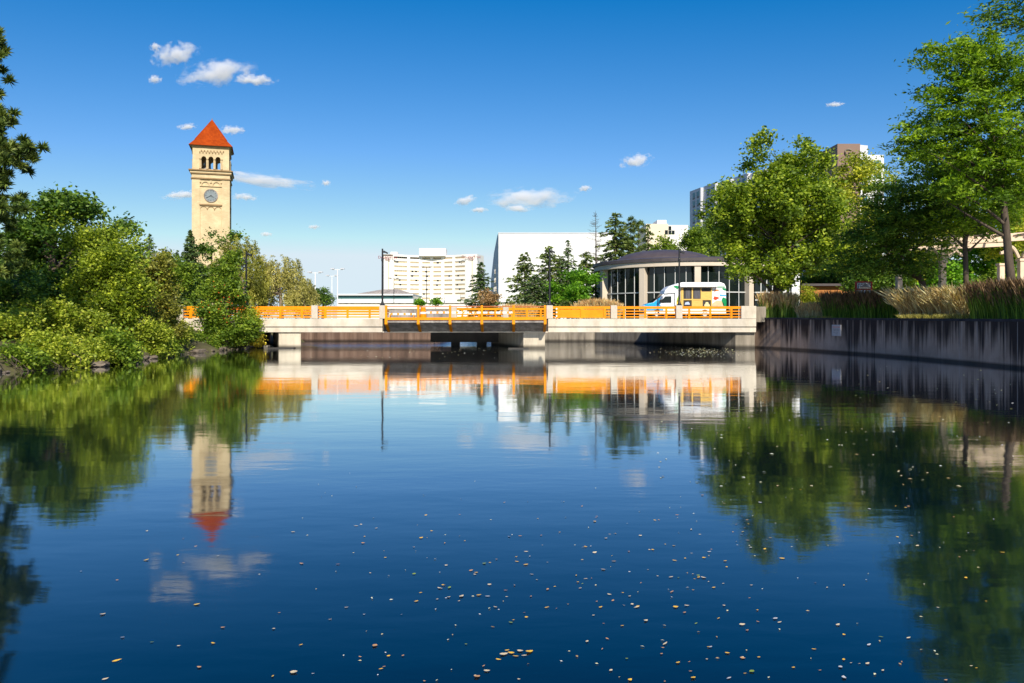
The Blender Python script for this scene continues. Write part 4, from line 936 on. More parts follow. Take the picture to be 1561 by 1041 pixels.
for s in (-1, 1): MB().box(s*wq-0.06, s*wq+0.06, -0.06, 0.06, 0, zq(429)).build('post', M['red'], kb_, bevel=0.01)
for py in (429.6, 441.2): MB().box(-wq+0.061, wq-0.061, -0.05, 0.05, zq(py)-0.05, zq(py)+0.05).build('rail', M['red'], kb_)
MB().box(-wq+0.062, wq-0.062, -0.02, 0.02, zq(441.2)+0.053, zq(429.6)-0.053).build('panel', surf('grey_board', (0.16,0.15,0.15),(0.2,0.19,0.18),3,0.5,0), kb_)
MB().box(-wq+0.062, wq-0.062, -0.03, 0.03, 0.6, zq(441.2)-0.053).build('map_panel', surf('pale_board', (0.55,0.56,0.6),(0.66,0.67,0.7),3,0.5,0), kb_)
mb = MB(); zc0, zc1 = zq(440.3), zq(430.6)
def kp(u, v): return (-wq+2*wq*u, -0.04, zc0+(zc1-zc0)*v)
for (a_, b_) in (((.1,.15),(.12,.9)),((.1,.5),(.28,.5)),((.2,.1),(.25,.75)),((.25,.75),(.62,.95)),((.62,.95),(.92,.35)),((.12,.9),(.3,.85)),((.7,.5),(.92,.3)),((.3,.45),(.5,.75))):
    mb.bar(kp(*a_), kp(*b_), 0.05, 0.03)
mb.build('drawn_emblem', M['white'], kb_)
mb = MB(); mb.box(-wq*0.6, wq*0.8, -0.038, -0.0205, zc0+0.02, zc0+0.14); mb.build('painted_strip', M['pergola'], kb_)
# small sign on the river wall
sp = Vector((X(1335, 52.6), 52.6, 0))
wx_ = float(np.interp(52.6, [p[1] for p in WALL], [p[0] for p in WALL]))
t_ = Vector((WALL[7][0]-WALL[6][0], WALL[7][1]-WALL[6][1], 0)).normalized()
ang = math.atan2(-t_.y, -t_.x)
sg = empty('wall_sign', (wx_-0.045, 52.6, 1.5), ang, 'small white notice plate fixed to the dark river wall', 'sign')
MB().box(-0.5, 0.5, -0.02, 0.02, -0.38, 0.36).build('plate', surf('grey_white_plate', (0.40,0.37,0.35),(0.5,0.47,0.45),3,0.6,0), sg)  # white plate toned down to an even mid grey
mb = MB(); mb.box(-0.42, 0.42, -0.024, -0.0203, 0.16, 0.26); mb.build('heading', surf('faded_red', (0.55,0.30,0.26),(0.6,0.34,0.3),2,0.6,0), sg)
mb = MB()
for k, (u0, u1) in enumerate(((-.38,.36),(-.3,.32),(-.36,.2),(-.15,.15))): mb.box(u0, u1, -0.024, -0.0203, 0.05-0.1*k, 0.085-0.1*k)
mb.build('text_lines', M['girder'], sg)
# pergola
PY = 58.0
pg = empty('pergola', (X(1440, PY), PY, 2.16), 0, 'sandstone coloured pergola of tall columns and double beams among the locust trees', 'pergola')
gx = lambda px: (px-1440)*PY/FPX
gz = lambda py: (HOR-py)*PY/FPX + EYE - 2.16
def pcol(px, y, top):
    o = MB().box(gx(px)-0.2, gx(px)+0.2, y-0.2, y+0.2, 0, gz(top)).build('column', M['pergola'], pg, bevel=0.03)
    MB().box(gx(px)-0.27, gx(px)+0.27, y-0.27, y+0.27, gz(top)+0.003, gz(top)+0.18).build('capital', M['pergola'], o)
pcol(1436.5, 0, 401); pcol(1416, 4.5, 401); pcol(1557, 0, 398); pcol(1590, 5, 398)
for (x0, z0_, x1, z1_, y) in ((1432,371,1600,361,0.0),(1440,364,1600,353,1.2),(1400,372,1600,363,4.8)):
    mb = MB(); mb.bar((gx(x0), y, gz(z0_)), (gx(x1), y, gz(z1_)), 0.28, 0.30); mb.build('beam', M['pergola'], pg)
for px in (1470, 1500, 1530, 1560):
    mb = MB(); mb.bar((gx(px), -0.4, gz(357.5)), (gx(px), 5.4, gz(357.5)), 0.16, 0.18); mb.build('rafter', M['pergola'], pg)
def scroll(px, s, top, y=0.0):
    pts = []
    for k in range(13):
        t = k/12; a = math.pi*1.15*t
        pts.append((gx(px) + s*(0.2+1.35*t), y, gz(top) + 0.25 + 0.75*math.sin(a*1.15)*(1-t*0.3) + 0.8*t*t))
    MB().tube(pts, [0.12]*13, 6).build('curved_bracket', M['pergola'], pg)
scroll(1436.5, -1, 401); scroll(1436.5, 1, 401); scroll(1557, -1, 398); scroll(1416, -1, 401, 4.5); scroll(1557, 1, 398)
mb = MB(); mb.bar((gx(1437), 0, gz(400)), (gx(1463), 0, gz(372)), 0.22, 0.22); mb.build('strut', M['pergola'], pg)
mb = MB(); mb.bar((gx(1437), 0, gz(400)), (gx(1437), 0, gz(372)), 0.2, 0.2); mb.build('strut', M['pergola'], pg)
# ------------------------------------------------------------------ vegetation makers
def unit(n, g):
    v = g.normal(size=(n, 3)); return v/np.linalg.norm(v, axis=1, keepdims=True)
def leaf_quads(c, axis, half_l, half_w, g, up=0.0):
    """diamond leaves: centres c, long axis, half sizes; the blades' faces lean upwards by up"""
    n = len(c); r = unit(n, g); r[:, 2] += up; s = np.cross(axis, r); s /= np.linalg.norm(s, axis=1, keepdims=True)+1e-9
    hl = half_l[:, None] if hasattr(half_l, 'shape') else half_l; hw_ = half_w[:, None] if hasattr(half_w, 'shape') else half_w
    v = np.stack([c-axis*hl, c+s*hw_-axis*hl*0.15, c+axis*hl, c-s*hw_-axis*hl*0.15], 1)
    return v.reshape(-1, 3), np.arange(4*n).reshape(-1, 4)
def B(px, py, Y, rx_, ry_, dep=None):
    """a blob of foliage: photo centre and radii in pixels at depth Y"""
    k = Y/FPX; rx_ *= k; ry_ *= k
    return (X(px, Y), Y, Z(py, Y), rx_, dep if dep is not None else (rx_+ry_)/2, ry_)
def clump_points(blobs, n, g, edge=0.4):
    vol = np.array([b[3]*b[4]*b[5] for b in blobs])**0.75; k = g.choice(len(blobs), n, p=vol/vol.sum())
    bb = np.array(blobs)[k]; u = unit(n, g); r = g.random(n)**edge
    return bb[:, :3] + u*bb[:, 3:6]*r[:, None]
def lobed_points(blobs, n, g, edge=0.4, per=6, spread=0.27):
    """clumps gathered into lobes, so that a crown has bulges and dark gaps between them"""
    vol = np.array([b[3]*b[4]*b[5] for b in blobs])**0.72; ns = max(len(blobs)*2, n//per); k = g.choice(len(blobs), ns, p=vol/vol.sum()); bb = np.array(blobs)[k]
    u = unit(ns, g); r = g.random(ns)**edge; cen = bb[:, :3] + u*bb[:, 3:6]*r[:, None]; rad = bb[:, 3:6].mean(1)*spread*(0.6+0.8*g.random(ns)); w_ = rad**1.6
    j = g.choice(ns, n, p=w_/w_.sum()); return cen[j] + unit(n, g)*(rad[j]*g.random(n)**0.4)[:, None]*np.array([1.15, 1.15, 0.85])
def limbs(mb, base, fork, tips, r0, g, bend=0.12, n=6):
    for t in tips:
        t = np.array(t); f = np.array(fork) + g.normal(size=3)*0.1
        L = np.linalg.norm(t-f); mid = (f+t)/2 + np.array([0,0,L*bend]) + g.normal(size=3)*L*0.07
        pts = []
        for i in range(n+1):
            s = i/n; pts.append((1-s)**2*f + 2*s*(1-s)*mid + s*s*t)
        mb.tube([tuple(p) for p in pts], [max(0.012, r0*(1-s*0.85)) for s in np.linspace(0, 1, n+1)], 5, cap=False)
def tree(name, label, cat, base, blobs, nclump, nleaf, leaf, cr, mat, bark='bark', flat=0.75, seed=1, trunk_r=0.22, lean=(0,0), nlimb=14, fork=0.45, up=0.4,
         axis_flat=0.5, group=None, edge=0.42, stretch=1.0, ratio=0.62, droop=0.0, trunk_pts=None, crown=True):
    g = np.random.default_rng(seed); base = np.array(base, dtype=float)
    root = empty(name, tuple(base), 0, label, cat, group)
    cc = lobed_points(blobs, nclump, g, edge) if nclump > 90 and stretch < 1.5 else clump_points(blobs, nclump, g, edge)
    cc = cc[cc[:, 2] > (base[2]+0.1 if name != 'bush' else 0.12)]
    # leaves
    m = len(cc); tone_c = g.random(m); size_c = 0.6+0.8*g.random(m)
    out = cc - cc.mean(0); out[:, 2] *= 0.3; out /= np.linalg.norm(out, axis=1, keepdims=True)+1e-6
    k = np.repeat(np.arange(m), nleaf); N = len(k)
    off = g.normal(size=(N, 3))*cr*0.55*size_c[k][:, None]; off[:, 2] *= flat
    if stretch != 1.0:
        al = (off*out[k]).sum(1, keepdims=True); off += out[k]*al*(stretch-1)
        if droop: off[:, 2] -= droop*np.abs(al[:, 0])*np.where(al[:, 0] > 0, 1, 0.3)
    c = cc[k] + off
    ax = unit(N, g); ax[:, 2] *= axis_flat; ax += out[k]*0.4*(stretch > 1); ax /= np.linalg.norm(ax, axis=1, keepdims=True)+1e-9
    hl = leaf*0.5*(0.65+0.7*g.random(N)); hw_ = hl*ratio
    v, q = leaf_quads(c-base, ax, hl, hw_, g, up)
    tone = np.clip(0.5*tone_c[k] + 0.5*g.random(N) , 0, 1)
    link('crown', np_mesh('crown', v, q, tone), LM[mat], root)
    # trunk and limbs
    mb = MB(); top = cc[:, 2].max()-base[2]; mean = cc.mean(0)-base
    if trunk_pts is None:
        fz = base[2]*0 + fork*top
        fk = np.array([mean[0]*0.5+lean[0], mean[1]*0.4+lean[1], fz])
        tip = np.array([mean[0], mean[1], top*0.9])
        p = [(0,0,-0.4), (fk[0]*0.3, fk[1]*0.3, fz*0.45), tuple(fk), tuple((fk+tip)/2+g.normal(size=3)*0.2), tuple(tip)]
        rr = [trunk_r*1.35, trunk_r*1.0, trunk_r*0.8, trunk_r*0.45, 0.02]
    else:
        p = [tuple(np.array(t[:3])-base) for t in trunk_pts]; rr = [t[3] for t in trunk_pts]
    # finer trunk line
    pp = np.array(p, dtype=float); s0 = np.linspace(0, 1, len(pp)); s1 = np.linspace(0, 1, 4*len(pp))
    fine = np.stack([np.interp(s1, s0, pp[:, i]) for i in range(3)], 1); fine[1:-1] = (fine[:-2]+2*fine[1:-1]+fine[2:])/4; rf = np.interp(s1, s0, rr)
    mb.tube([tuple(x) for x in fine], list(rf), 8)
    if nlimb:
        tips = cc[g.choice(m, min(nlimb, m), replace=False)] - base
        for t in tips:
            # leave the trunk below the tip
            zs = fine[:, 2]; lo = max(1, int(len(fine)*0.3)); want = t[2] - 0.55*np.linalg.norm(t[:2]-mean[:2]) - 0.4
            i = int(np.argmin(np.abs(zs[lo:-1]-want)))+lo
            limbs(mb, None, fine[i], [t], max(0.025, rf[i]*0.55), g)
    mb.build('trunk', M[bark], root, smooth=True)
    return root
def conifer(name, label, base, h, r, mat='spruce', seed=1, levels=26, per=9, dens=1.0, droop=0.25, leaf=0.34, bare=0.08, cat='tree', group=None, power=0.85, bark='bark', ragged=0.25):
    g = np.random.default_rng(seed); base = np.array(base, dtype=float); root = empty(name, tuple(base), 0, label, cat, group)
    C = []; A = []; mb = MB(); mb.tube([(0,0,-0.3),(0,0,h*0.5),(0,0,h)], [0.02*h+0.03, 0.012*h+0.02, 0.015], 7)
    for i in range(levels):
        f = (i+g.random()*0.7)/levels; z = h*(bare + (1-bare)*f); R_ = r*(1-f)**power*(1-ragged+2*ragged*g.random()) + 0.08
        for k in range(per):
            z = h*(bare + (1-bare)*min(0.985, max(0.0, f + g.normal()*0.6/levels))); a = 2*math.pi*(k/per) + i*1.9 + g.normal()*0.25; Rk = R_*(0.75+0.4*g.random()); d = np.array([math.cos(a), math.sin(a), 0])
            nn = max(4, int(Rk*16*dens)); s = g.random(nn)**0.65
            zc = z - droop*Rk*s**1.3 + 0.10*Rk*s**3
            p = d[None, :]*(Rk*s)[:, None]; p[:, 2] = zc; side = np.array([-d[1], d[0], 0])
            p += side[None, :]*(g.normal(size=nn)*0.13*Rk*(1.15-s))[:, None]; p[:, 2] += g.normal(size=nn)*0.07
            ax = d[None, :]*0.8 + side[None, :]*g.normal(size=nn)[:, None]*0.6; ax = np.repeat(ax, 1, 0); ax[:, 2] = -0.25+0.3*g.normal(size=nn)
            C.append(p); A.append(ax)
            if Rk > 0.9 and k % 2 == 0: mb.tube([(0,0,z), tuple(d*Rk*0.5+np.array([0,0,z-droop*Rk*0.4])), tuple(d*Rk*0.95+np.array([0,0,z-droop*Rk*0.85]))], [0.045,0.03,0.012], 4, cap=False)
    C = np.concatenate(C); A = np.concatenate(A); A /= np.linalg.norm(A, axis=1, keepdims=True)+1e-9; N = len(C)
    hl = leaf*0.5*(0.6+0.8*g.random(N))
    v, q = leaf_quads(C, A, hl, hl*0.36, g, 0.5)
    link('crown', np_mesh('crown', v, q, np.clip(g.normal(0.5, 0.22, N), 0, 1)), LM[mat], root)
    mb.build('trunk', M[bark], root, smooth=True); return root
def tufted_pine(name, label, base, blobs, ntuft, per, leaf, cr, seed, mat='pine', trunk_r=0.25, trunk_pts=None, nlimb=20, group=None):
    """pine: needles radiating in tufts"""
    g = np.random.default_rng(seed); base = np.array(base, dtype=float); root = empty(name, tuple(base), 0, label, 'tree', group)
    cc = clump_points(blobs, ntuft, g, 0.5); m = len(cc); k = np.repeat(np.arange(m), per); N = len(k)
    dirs = unit(N, g); dirs[:, 2] = dirs[:, 2]*0.7+0.25; dirs /= np.linalg.norm(dirs, axis=1, keepdims=True)
    rr = cr*(0.35+0.75*g.random(N)); c = cc[k] + dirs*rr[:, None]*0.6
    hl = leaf*0.5*(0.7+0.6*g.random(N))
    v, q = leaf_quads(c-base, dirs, hl, hl*0.14+0.008, g, 0.0)
    tc = g.random(m); link('crown', np_mesh('crown', v, q, np.clip(0.55*tc[k]+0.45*g.random(N), 0, 1)), LM[mat], root)
    mb = MB(); mean = cc.mean(0)-base; top = cc[:, 2].max()-base[2]
    pp = np.array([(0,0,-0.4), (mean[0]*0.3, mean[1]*0.3, top*0.4), (mean[0]*0.7, mean[1]*0.6, top*0.75), (mean[0], mean[1], top)]) if trunk_pts is None else np.array(trunk_pts) - base
    s1 = np.linspace(0, 1, 14); s0 = np.linspace(0, 1, len(pp)); fine = np.stack([np.interp(s1, s0, pp[:, i]) for i in range(3)], 1)
    rf = trunk_r*(1.2-s1*1.1); mb.tube([tuple(x) for x in fine], list(rf), 8)
    for t in cc[g.choice(m, min(nlimb, m), replace=False)]-base:
        i = int(np.argmin(np.abs(fine[2:, 2]-(t[2]-0.2*np.linalg.norm(t[:2]-fine[6, :2])))))+2
        limbs(mb, None, fine[min(i, 12)], [t], max(0.03, rf[min(i, 12)]*0.45), g, 0.02)
    mb.build('trunk', M['bark'], root, smooth=True); return root
def willow(name, label, base, blobs, nstrand, per, leaf, mat, seed, length=2.2, trunk_r=0.25, cat='tree'):
    g = np.random.default_rng(seed); base = np.array(base, dtype=float); root = empty(name, tuple(base), 0, label, cat)
    cc = clump_points(blobs, nstrand, g, 0.45); m = len(cc); k = np.repeat(np.arange(m), per); N = len(k)
    L = length*(0.4+0.8*g.random(m)); s = g.random(N)
    out = cc - cc.mean(0); out[:, 2] = 0; out /= np.linalg.norm(out, axis=1, keepdims=True)+1e-6
    c = cc[k] + out[k]*(0.5*L[k]*np.sqrt(s)*0.5)[:, None]; c[:, 2] += 0.25 - L[k]*s**1.4; c += g.normal(size=(N, 3))*np.array([0.13, 0.13, 0.05])
    c[:, 2] = np.maximum(c[:, 2], base[2]+0.05)
    ax = g.normal(size=(N, 3))*0.45 + out[k]*0.25; ax[:, 2] -= 0.9*s+0.1; ax /= np.linalg.norm(ax, axis=1, keepdims=True)
    hl = leaf*0.5*(0.6+0.8*g.random(N)); v, q = leaf_quads(c-base, ax, hl, hl*0.3, g, 0.3); tc = g.random(m)
    link('crown', np_mesh('crown', v, q, np.clip(0.6*tc[k]+0.4*g.random(N), 0, 1)), LM[mat], root)
    mb = MB(); mean = cc.mean(0)-base; mb.tube([(0,0,-0.3), (mean[0]*0.4, mean[1]*0.4, mean[2]*0.5), tuple(mean)], [trunk_r, trunk_r*0.8, trunk_r*0.5], 8)
    limbs(mb, None, mean*0.7, list(cc[g.choice(m, 14)]-base), trunk_r*0.4, g)
    mb.build('trunk', M['bark_pale'], root, smooth=True); return root
def grass_mesh(kind, seed, h=1.3, n=260, spread=0.35, lean=0.35):
    """blades of one ornamental grass plant; 'plume' adds the seed heads as a second mesh"""
    g = np.random.default_rng(seed); V = []; Q = []; T = []; PV = []; PQ = []; PT = []
    for i in range(n):
        a = g.random()*2*math.pi; r0 = spread*0.45*math.sqrt(g.random()); p = np.array([r0*math.cos(a), r0*math.sin(a), 0.0])
        d = np.array([math.cos(a+g.normal()*0.5), math.sin(a+g.normal()*0.5), 0.0])*lean*(0.3+g.random()); H = h*(0.45+0.6*g.random()**0.8); w_ = 0.010+0.008*g.random(); t = g.random()
        side = np.array([-d[1], d[0], 0])/(np.linalg.norm(d)+1e-6)
        a2 = g.random()*math.pi; side = side*math.cos(a2) + np.array([d[0], d[1], 0])/(np.linalg.norm(d)+1e-6)*math.sin(a2)
        pts = [p + d*H*(s**1.8) + np.array([0,0,H*s*(1-0.25*lean*s)]) for s in (0, 0.4, 0.75, 1.0)]
        plume = kind != 'green' and g.random() < 0.55
        top = 4 if not plume else 3
        b = len(V)
        for j in range(4): ww = w_*(1-0.25*j); V += [pts[j]-side*ww, pts[j]+side*ww]
        for j in range(3): Q.append((b+2*j, b+2*j+1, b+2*j+3, b+2*j+2)); T.append(t)
        if plume:
            tip = pts[3]; dd = pts[3]-pts[2]; dd = dd/np.linalg.norm(dd); L = h*0.26*(0.7+0.6*g.random())
            for q in range(3):
                s2 = unit(1, g)[0]; s2 -= dd*s2.dot(dd); s2 /= np.linalg.norm(s2); b = len(PV); ww = 0.016+0.014*g.random()
                PV += [tip-dd*L*0.25, tip+dd*L*0.3+s2*ww, tip+dd*L, tip+dd*L*0.3-s2*ww]; PQ.append((b, b+1, b+2, b+3)); PT.append(g.random())
    bl = np_mesh('blades', np.array(V), np.array(Q), T)
    pl = np_mesh('plumes', np.array(PV), np.array(PQ), PT) if PV else None
    return bl, pl
GR = {}
def grass(kind, x, y, z, s, label, group, seed, name='ornamental_grass'):
    key = (kind, seed % 3)
    if key not in GR:
        if kind == 'feather': m1, m2 = grass_mesh('feather', 40+seed % 3, 1.55, 420, 0.6, 0.16); GR[key] = (m1, m2, 'blade_fresh', 'plume')
        elif kind == 'dark': m1, m2 = grass_mesh('feather', 50+seed % 3, 1.5, 420, 0.7, 0.24); GR[key] = (m1, m2, 'blade', 'plume_shaded')
        elif kind == 'straw': m1, m2 = grass_mesh('feather', 60+seed % 3, 1.45, 460, 0.5, 0.55); GR[key] = (m1, m2, 'straw', 'straw')
        elif kind == 'tan': m1, m2 = grass_mesh('feather', 70+seed % 3, 1.2, 420, 0.7, 0.25); GR[key] = (m1, m2, 'straw', 'plume')
        else: m1, m2 = grass_mesh('green', 80+seed % 3, 0.5, 260, 0.6, 0.7); GR[key] = (m1, None, 'sage', None)
    m1, m2, a, b = GR[key]
    e = empty(name, (x, y, z), (seed*2.4) % 6.28, label, 'grass', group); e.scale = (s, s, s*(0.92+0.16*((seed*37) % 10)/10))
    e['kind'] = 'thing'
    link('blades', m1, LM[a], e)
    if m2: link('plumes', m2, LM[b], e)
    return e
# ------------------------------------------------------------------ right bank trees
G = 2.16
tree('maple_tree', 'big broad maple standing in front of the right end of the round pavilion', 'tree', (X(1180,67.5), 67.5, G),
     [B(1175,330,67.5,85,75), B(1165,236,67.5,36,40), B(1222,256,67.5,58,50), B(1120,320,67.5,36,60), B(1250,330,67.5,48,70), B(1140,390,67.5,58,40), B(1215,395,67.5,70,42), B(1165,420,67.5,62,24), B(1105,375,67.5,24,30)],
     960, 66, 0.29, 0.62, 'maple', seed=11, trunk_r=0.33, nlimb=30, fork=0.22, flat=0.8)
tree('lime_tree', 'yellow green leafy tree between the maple and the dark locust', 'tree', (X(1312,88), 88, G),
     [B(1315,270,88,42,34), B(1290,310,88,40,45), B(1335,320,88,38,48), B(1318,390,88,52,40)], 300, 56, 0.30, 0.85, 'lime', seed=12, trunk_r=0.22, nlimb=16)
tree('locust_tree', 'dark low spreading locust tree leaning over the brick building', 'tree', (X(1413,56), 56, G),
     [B(1365,300,56,50,42,2.6), B(1400,355,56,62,40,2.8), B(1330,370,56,50,30,2.4), B(1300,405,56,42,22,2.2), B(1375,405,56,60,20,2.6), B(1345,330,56,40,30,2.2), B(1425,310,56,35,50,2.2)],
     420, 66, 0.27, 0.65, 'locust_dark', seed=13, trunk_r=0.22, nlimb=26, flat=0.35, stretch=1.7, droop=0.25, ratio=0.34,
     trunk_pts=[(X(1416,56),56,G-0.4,0.26),(X(1408,56),56,Z(432,56),0.2),(X(1390,56),56,Z(405,56),0.17),(X(1370,56.3),56.3,Z(350,56),0.12),(X(1365,56),56,Z(275,56),0.03)])
tree('locust_tree', 'tall airy honey locust with leaning dark trunk by the tallest dark grasses', 'tree', (X(1549,46), 46, G),
     [B(1470,115,46,55,42,2.2), B(1440,170,46,55,35,2.2), B(1410,205,46,42,26,2.0), B(1500,190,46,65,60,2.6), B(1545,110,46,60,50,2.6), B(1470,240,46,52,34,2.2), B(1545,240,46,50,60,2.6), B(1600,180,46,60,90,2.6), B(1425,85,46,30,16,1.6), B(1395,235,46,28,16,1.4), B(1480,75,46,40,22,1.8), B(1500,305,46,44,18,1.8), B(1545,295,46,40,22,1.8), B(1450,290,46,34,18,1.6)],
     560, 80, 0.27, 0.46, 'locust', seed=14, trunk_r=0.2, nlimb=40, flat=0.42, stretch=1.7, droop=0.22, ratio=0.34, edge=0.5,
     trunk_pts=[(X(1552,46),46,G-0.4,0.30),(X(1541,46),46,Z(430,46),0.25),(X(1532,46),46,Z(330,46),0.19),(X(1524,46),46,Z(270,46),0.16),(X(1512,46),46,Z(200,46),0.11),(X(1495,46),46,Z(120,46),0.04)])
tree('locust_tree', 'thin dark trunked locust between the pergola column and the tallest locust', 'tree', (X(1473,53), 53, G),
     [B(1455,290,53,50,36,2.4), B(1490,260,53,45,40,2.4), B(1430,250,53,40,30,2.2), B(1480,335,53,60,26,2.4), B(1520,310,53,40,30,2.2)],
     300, 62, 0.26, 0.65, 'locust', seed=15, trunk_r=0.16, nlimb=20, flat=0.35, stretch=1.7, droop=0.2, ratio=0.34,
     trunk_pts=[(X(1474,53),53,G-0.4,0.2),(X(1472,53),53,Z(400,53),0.16),(X(1470,53),53,Z(330,53),0.13),(X(1478,53),53,Z(270,53),0.08),(X(1480,53),53,Z(225,53),0.03)])
# the nearest locust: its trunk stands out of frame, a branch reaches in at the top corner
kq = 30/FPX
tree('locust_tree', 'nearest locust whose dark branch hangs into the top right corner', 'tree', (25.5, 31, G),
     [(18.5,30,13.6,1.1,1.2,0.55), (19.6,30,14.4,1.4,1.4,0.7), (20.9,30,14.0,1.6,2,0.9), (21.5,30,15.6,2.2,2,1.0), (22.5,29,14.0,2.5,2.5,1.0), (24.5,30,16.2,3,3,1.6), (25.5,27,13.5,3,3,1.6), (30,31,10.2,3.2,2.6,1.7), (29.3,33,9,2.6,2.4,1.2)],
     460, 66, 0.20, 0.55, 'locust_dark', seed=16, trunk_r=0.26, nlimb=26, flat=0.32, stretch=1.8, droop=0.22, ratio=0.34,
     trunk_pts=[(25.8,31,G-0.4,0.3),(25.6,31,6,0.24),(25.3,31,10,0.2),(25,31,13,0.14),(24.6,31,16.2,0.04)])
for i, (px, py, Y, rx_, ry_, mt, lab) in enumerate([
    (1500,395,76,62,52,'bright','bright green tree filling the space under the pergola beams'),
    (1405,415,80,45,34,'lime','pale green tree behind the pergola columns left of the thin locust'),
    (1560,330,70,50,70,'lime','yellow green tree behind the pergola at the right edge'),
    (1455,430,72,40,24,'bright','low bright green tree at the foot of the pergola'),
    (1255,425,98,40,22,'mid','mid green tree peeping over the flat roof of the brick building'),
    (1440,330,84,52,66,'lime','tall yellow green tree behind the two locust crowns'),
    (1365,420,96,40,24,'lime','yellow green tree over the right end of the brick building'),
    (1535,440,66,36,22,'mid','low dark green tree behind the leaning locust trunk'),
    (1335,425,78,40,20,'dark','low dark bushy tree between the notice board and the leaning dark locust'),
    (1290,418,94,36,22,'dark','dark tree over the middle of the brick building roof'),
    (1065,372,116,30,28,'mid','green tree rising behind the dome of the pavilion'),
    (1102,352,125,30,40,'maple','tree between the dome and the big maple'),
    ]):
    tree('broadleaf_tree', lab, 'tree', (X(px,Y), Y, G-0.05), [B(px,py,Y,rx_,ry_), B(px-rx_*0.4,py+ry_*0.35,Y,rx_*0.6,ry_*0.6), B(px+rx_*0.45,py+ry_*0.3,Y,rx_*0.6,ry_*0.55)],
         int(150+rx_*ry_*0.04), 44, 0.30, 0.75, mt, seed=40+i, trunk_r=0.2, nlimb=12)

# ------------------------------------------------------------------ trees beyond the bridge, middle
conifer('spruce_tree', 'dark spruce in front of the right end of the curved hotel', (X(733,120),120,2.1), Z(399,120)-2.1, 2.9, seed=21, levels=24, per=8, leaf=0.42, ragged=0.4, power=0.7)
tree('shrub', 'brownish twiggy shrub at the foot of the dark spruce', 'shrub', (X(745,116),116,2.1), [B(742,452,116,14,12), B(754,455,116,10,9)], 60, 40, 0.22, 0.5, 'brown', seed=22, trunk_r=0.06, nlimb=10)
def pine_at(px, top, rx_, Y, lab, seed, mat='pine', n=120, base_py=466):
    k = (base_py-top)/6.0; bl = []
    for j in range(6): bl.append(B(px+((j*37+seed*13) % 7-3)*rx_*0.10, top+k*(j+0.6), Y, rx_*(0.30+0.70*math.sin(0.45+j*0.45)), k*0.95))
    return tufted_pine('pine_tree', lab, (X(px,Y),Y,2.1), bl, int(n*2.6), 60, 0.40, 0.52, seed, mat, trunk_r=0.16, nlimb=26)
conifer('conifer_tree', 'open branched conifer at the left of the clump before the white theatre', (X(800,92),92,2.1), Z(384,92)-2.1, 2.7, 'pine', seed=23, levels=20, per=8, leaf=0.38, ragged=0.45, power=0.5, droop=0.2)
conifer('conifer_tree', 'upright dark conifer right behind the lamp post in the conifer clump', (X(836,94),94,2.1), Z(374,94)-2.1, 2.3, 'pine', seed=24, levels=22, per=8, leaf=0.38, ragged=0.4, power=0.55, droop=0.2)
conifer('conifer_tree', 'narrow brownish conifer between the lamp post and the pointed spruce', (X(852,98),98,2.1), Z(388,98)-2.1, 2.4, 'pine', seed=33, levels=20, per=8, leaf=0.38, ragged=0.4, power=0.6)
conifer('spruce_tree', 'pointed spruce standing against the white theatre wall', (X(866,96),96,2.1), Z(366,96)-2.1, 2.4, 'spruce', seed=25, levels=22, per=8, leaf=0.36, ragged=0.3)
conifer('conifer_tree', 'low broad dark conifer at the front of the conifer clump', (X(818,88),88,2.1), Z(418,88)-2.1, 2.9, 'spruce', seed=26, levels=16, per=10, leaf=0.36, ragged=0.35, power=0.5)
conifer('conifer_tree', 'rough conifer below the bare dead tree', (X(894,99),99,2.1), Z(384,99)-2.1, 3.0, 'pine', seed=27, levels=20, per=9, leaf=0.4, ragged=0.45, power=0.55)
tree('maple_tree', 'low vivid green maple left of the round pavilion', 'tree', (X(874,86),86,2.1), [B(872,432,86,32,20), B(895,425,86,22,22), B(850,446,86,24,16), B(880,452,86,36,12)], 190, 52, 0.22, 0.55, 'bright', seed=28, trunk_r=0.12, nlimb=16, flat=0.45)
conifer('conifer_tree', 'tall ragged dark conifer behind the left edge of the pavilion', (X(938,112),112,2.1), Z(323,112)-2.1, 4.4, 'pine', seed=29, levels=28, per=9, leaf=0.42, ragged=0.45, power=0.6)
pine_at(962, 335, 28, 114, 'broad conifer behind the dome, next to the tallest one', 30, 'pine', 120, 440)
conifer('conifer_tree', 'shorter conifer in front of the beige block', (X(988,118),118,2.1), Z(341,118)-2.1, 3.0, 'pine', seed=31, levels=24, per=8, leaf=0.42, ragged=0.4, power=0.65)
tree('broadleaf_tree', 'pale green tree just left of the dome in front of the conifers', 'tree', (X(1012,117),117,2.1), [B(1010,376,117,16,14), B(1020,384,117,18,12)], 70, 40, 0.3, 0.7, 'mid', seed=32, nlimb=6)
# bare dead tree
e = empty('dead_tree', (X(908,100),100,2.1), 0, 'bare grey dead conifer with thin twigs against the sky', 'tree')
g_ = np.random.default_rng(5); hh = Z(321,100)-2.1; mb = MB(); mb.tube([(0,0,-.2),(0.05,0,hh*0.5),(0,0,hh)], [0.16,0.1,0.012], 6); mb.build('trunk', M['bark'], e)
mb = MB()
for i in range(70):
    z = hh*(0.45+0.53*g_.random()); L = (hh-z)*0.32+0.25; a = g_.random()*6.28; d = np.array([math.cos(a), math.sin(a), 0.25])
    p1 = np.array([0,0,z]) + d*L; mb.tube([(0,0,z), tuple(np.array([0,0,z])+d*L*0.5+np.array([0,0,-0.08])), tuple(p1)], [0.03,0.02,0.006], 4, cap=False)
    for q in range(3):
        b0 = np.array([0,0,z])+d*L*(0.3+0.25*q); dd = unit(1, g_)[0]; mb.tube([tuple(b0), tuple(b0+dd*L*0.35)], [0.014,0.004], 3, cap=False)
mb.build('twigs', M['bark'], e)
